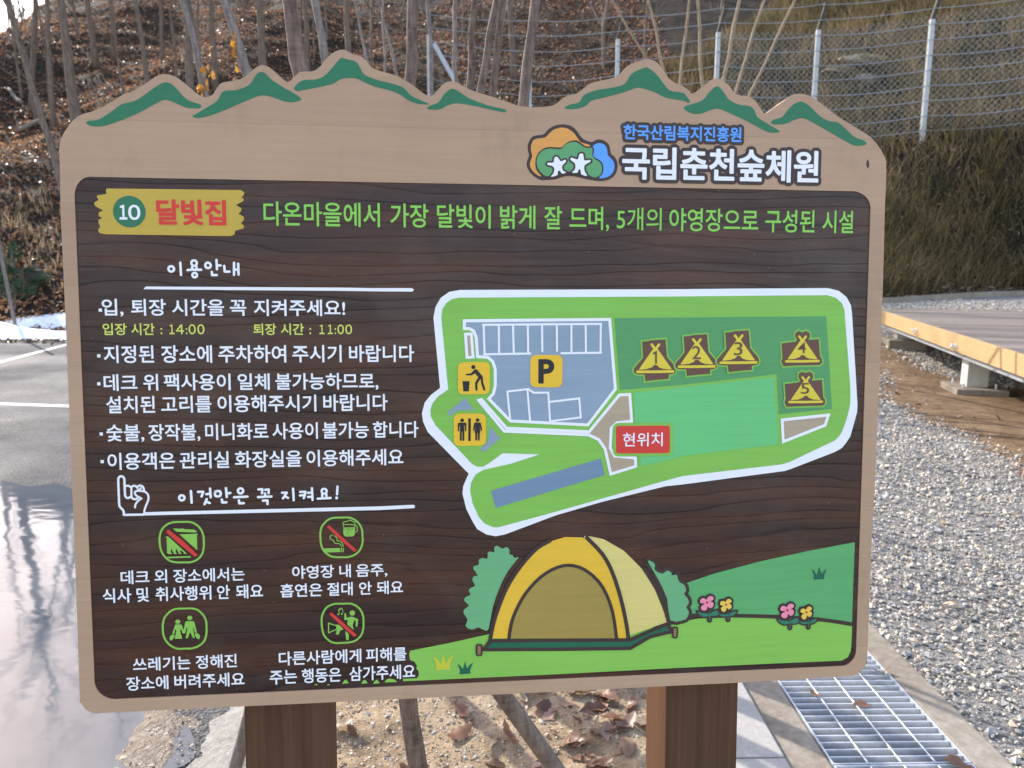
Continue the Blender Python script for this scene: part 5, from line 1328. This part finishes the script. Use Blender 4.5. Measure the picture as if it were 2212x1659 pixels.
p = img(62, 492, 15.6); g = zf(p.x, p.y)
t = empty('tree_stump', (p.x, p.y, g)); tag(t, 'dark cut tree stump on the slope left of the board', 'tree stump')
m = MB(); m.tube([(0, 0, -.2), (0, 0, .05), (.01, 0, .22)], [.24, .18, .165], 16, wob=.18); m.build('trunk_base', M_STUMP, t, True)
m = MB(); m.tube([(.01, 0, .221), (.01, 0, .226)], .155, 16); m.build('cut_face', M_STAKE, t)
for vx, vy, D, L, a, lab in ((72, 268, 18.2, .9, .5, 'fallen pale log lying behind the thin leaning trunk'), (30, 180, 20, 1.2, 2.4, 'dark fallen branch high on the left slope')):
    p = img(vx, vy, D)
    for _ in range(40):
        k = zf(p.x, p.y)-p.z
        if abs(k) < .08: break
        D += .2*(1 if k < 0 else -1); p = img(vx, vy, D)
    d_ = Vector((math.cos(a), math.sin(a), 0)); 
    pts = [Vector((p.x, p.y, 0))+d_*L*(i/6-.5) for i in range(7)]
    pts = [Vector((q.x, q.y, zf(q.x, q.y)+.07)) for q in pts]; o_ = pts[3].copy()
    m = MB(); m.tube([q-o_ for q in pts], [.07, .075, .07, .068, .065, .06, .05], 9, wob=.2); tag(m.build('fallen_log', M_STAKE, None, True, o_), lab, 'log', 'logs on the left slope')
def pine(vx, vy, D, hgt, label):
    p = img(vx, vy, D); g = zf(p.x, p.y)
    t = empty('pine_shrub', (p.x, p.y, g)); tag(t, label, 'pine shrub', 'small pines left of the board')
    m = MB(); m.tube([(0, 0, -.1), (.02, .01, hgt*.5), (0, .03, hgt)], [.02, .014, .005], 6); V_, F_, C_ = [], [], []; o_ = 0
    for i in range(16):
        z = hgt*random.uniform(.2, 1); a = random.uniform(0, 6.28); L = (1.15-z/hgt)*random.uniform(.3, .5)+.1
        e = Vector((math.cos(a)*L, math.sin(a)*L, z+L*.35)); m.tube([(0, 0, z), e], [.008, .003], 5)
        n = 120; tt = rng.uniform(.25, 1.05, n); x = e.x*tt; y = e.y*tt; zz = z+(e.z-z)*tt
        dr = rng.normal(size=(n, 3))*.05+np.array([[math.cos(a)*.04, math.sin(a)*.04, .03]])
        q = np.stack([x, y, zz], 1); sd_ = rng.normal(size=(n, 3))*.004
        V_.append(np.stack([q-sd_, q+sd_, q+dr], 1).reshape(-1, 3)); F_.append(np.arange(n*3).reshape(-1, 3)+o_); o_ += n*3
        C_.append(np.repeat(np.array([(.045, .085, .04)])*rng.uniform(.6, 1.5, (n, 1)), 3, 0))
    m.build('stem', M_BARK_D, t); mk('needles', np.concatenate(V_), np.concatenate(F_), M_NEEDLE, t, col=np.concatenate(C_))
pine(8, 400, 15.4, .8, 'dark green pine seedling at the left picture edge, upper one')
pine(28, 425, 15.2, .5, 'low green pine sprig between the picture edge and the leaning trunk')
pine(14, 500, 14.8, .45, 'dark green pine seedling left of the cut stump, lower one')
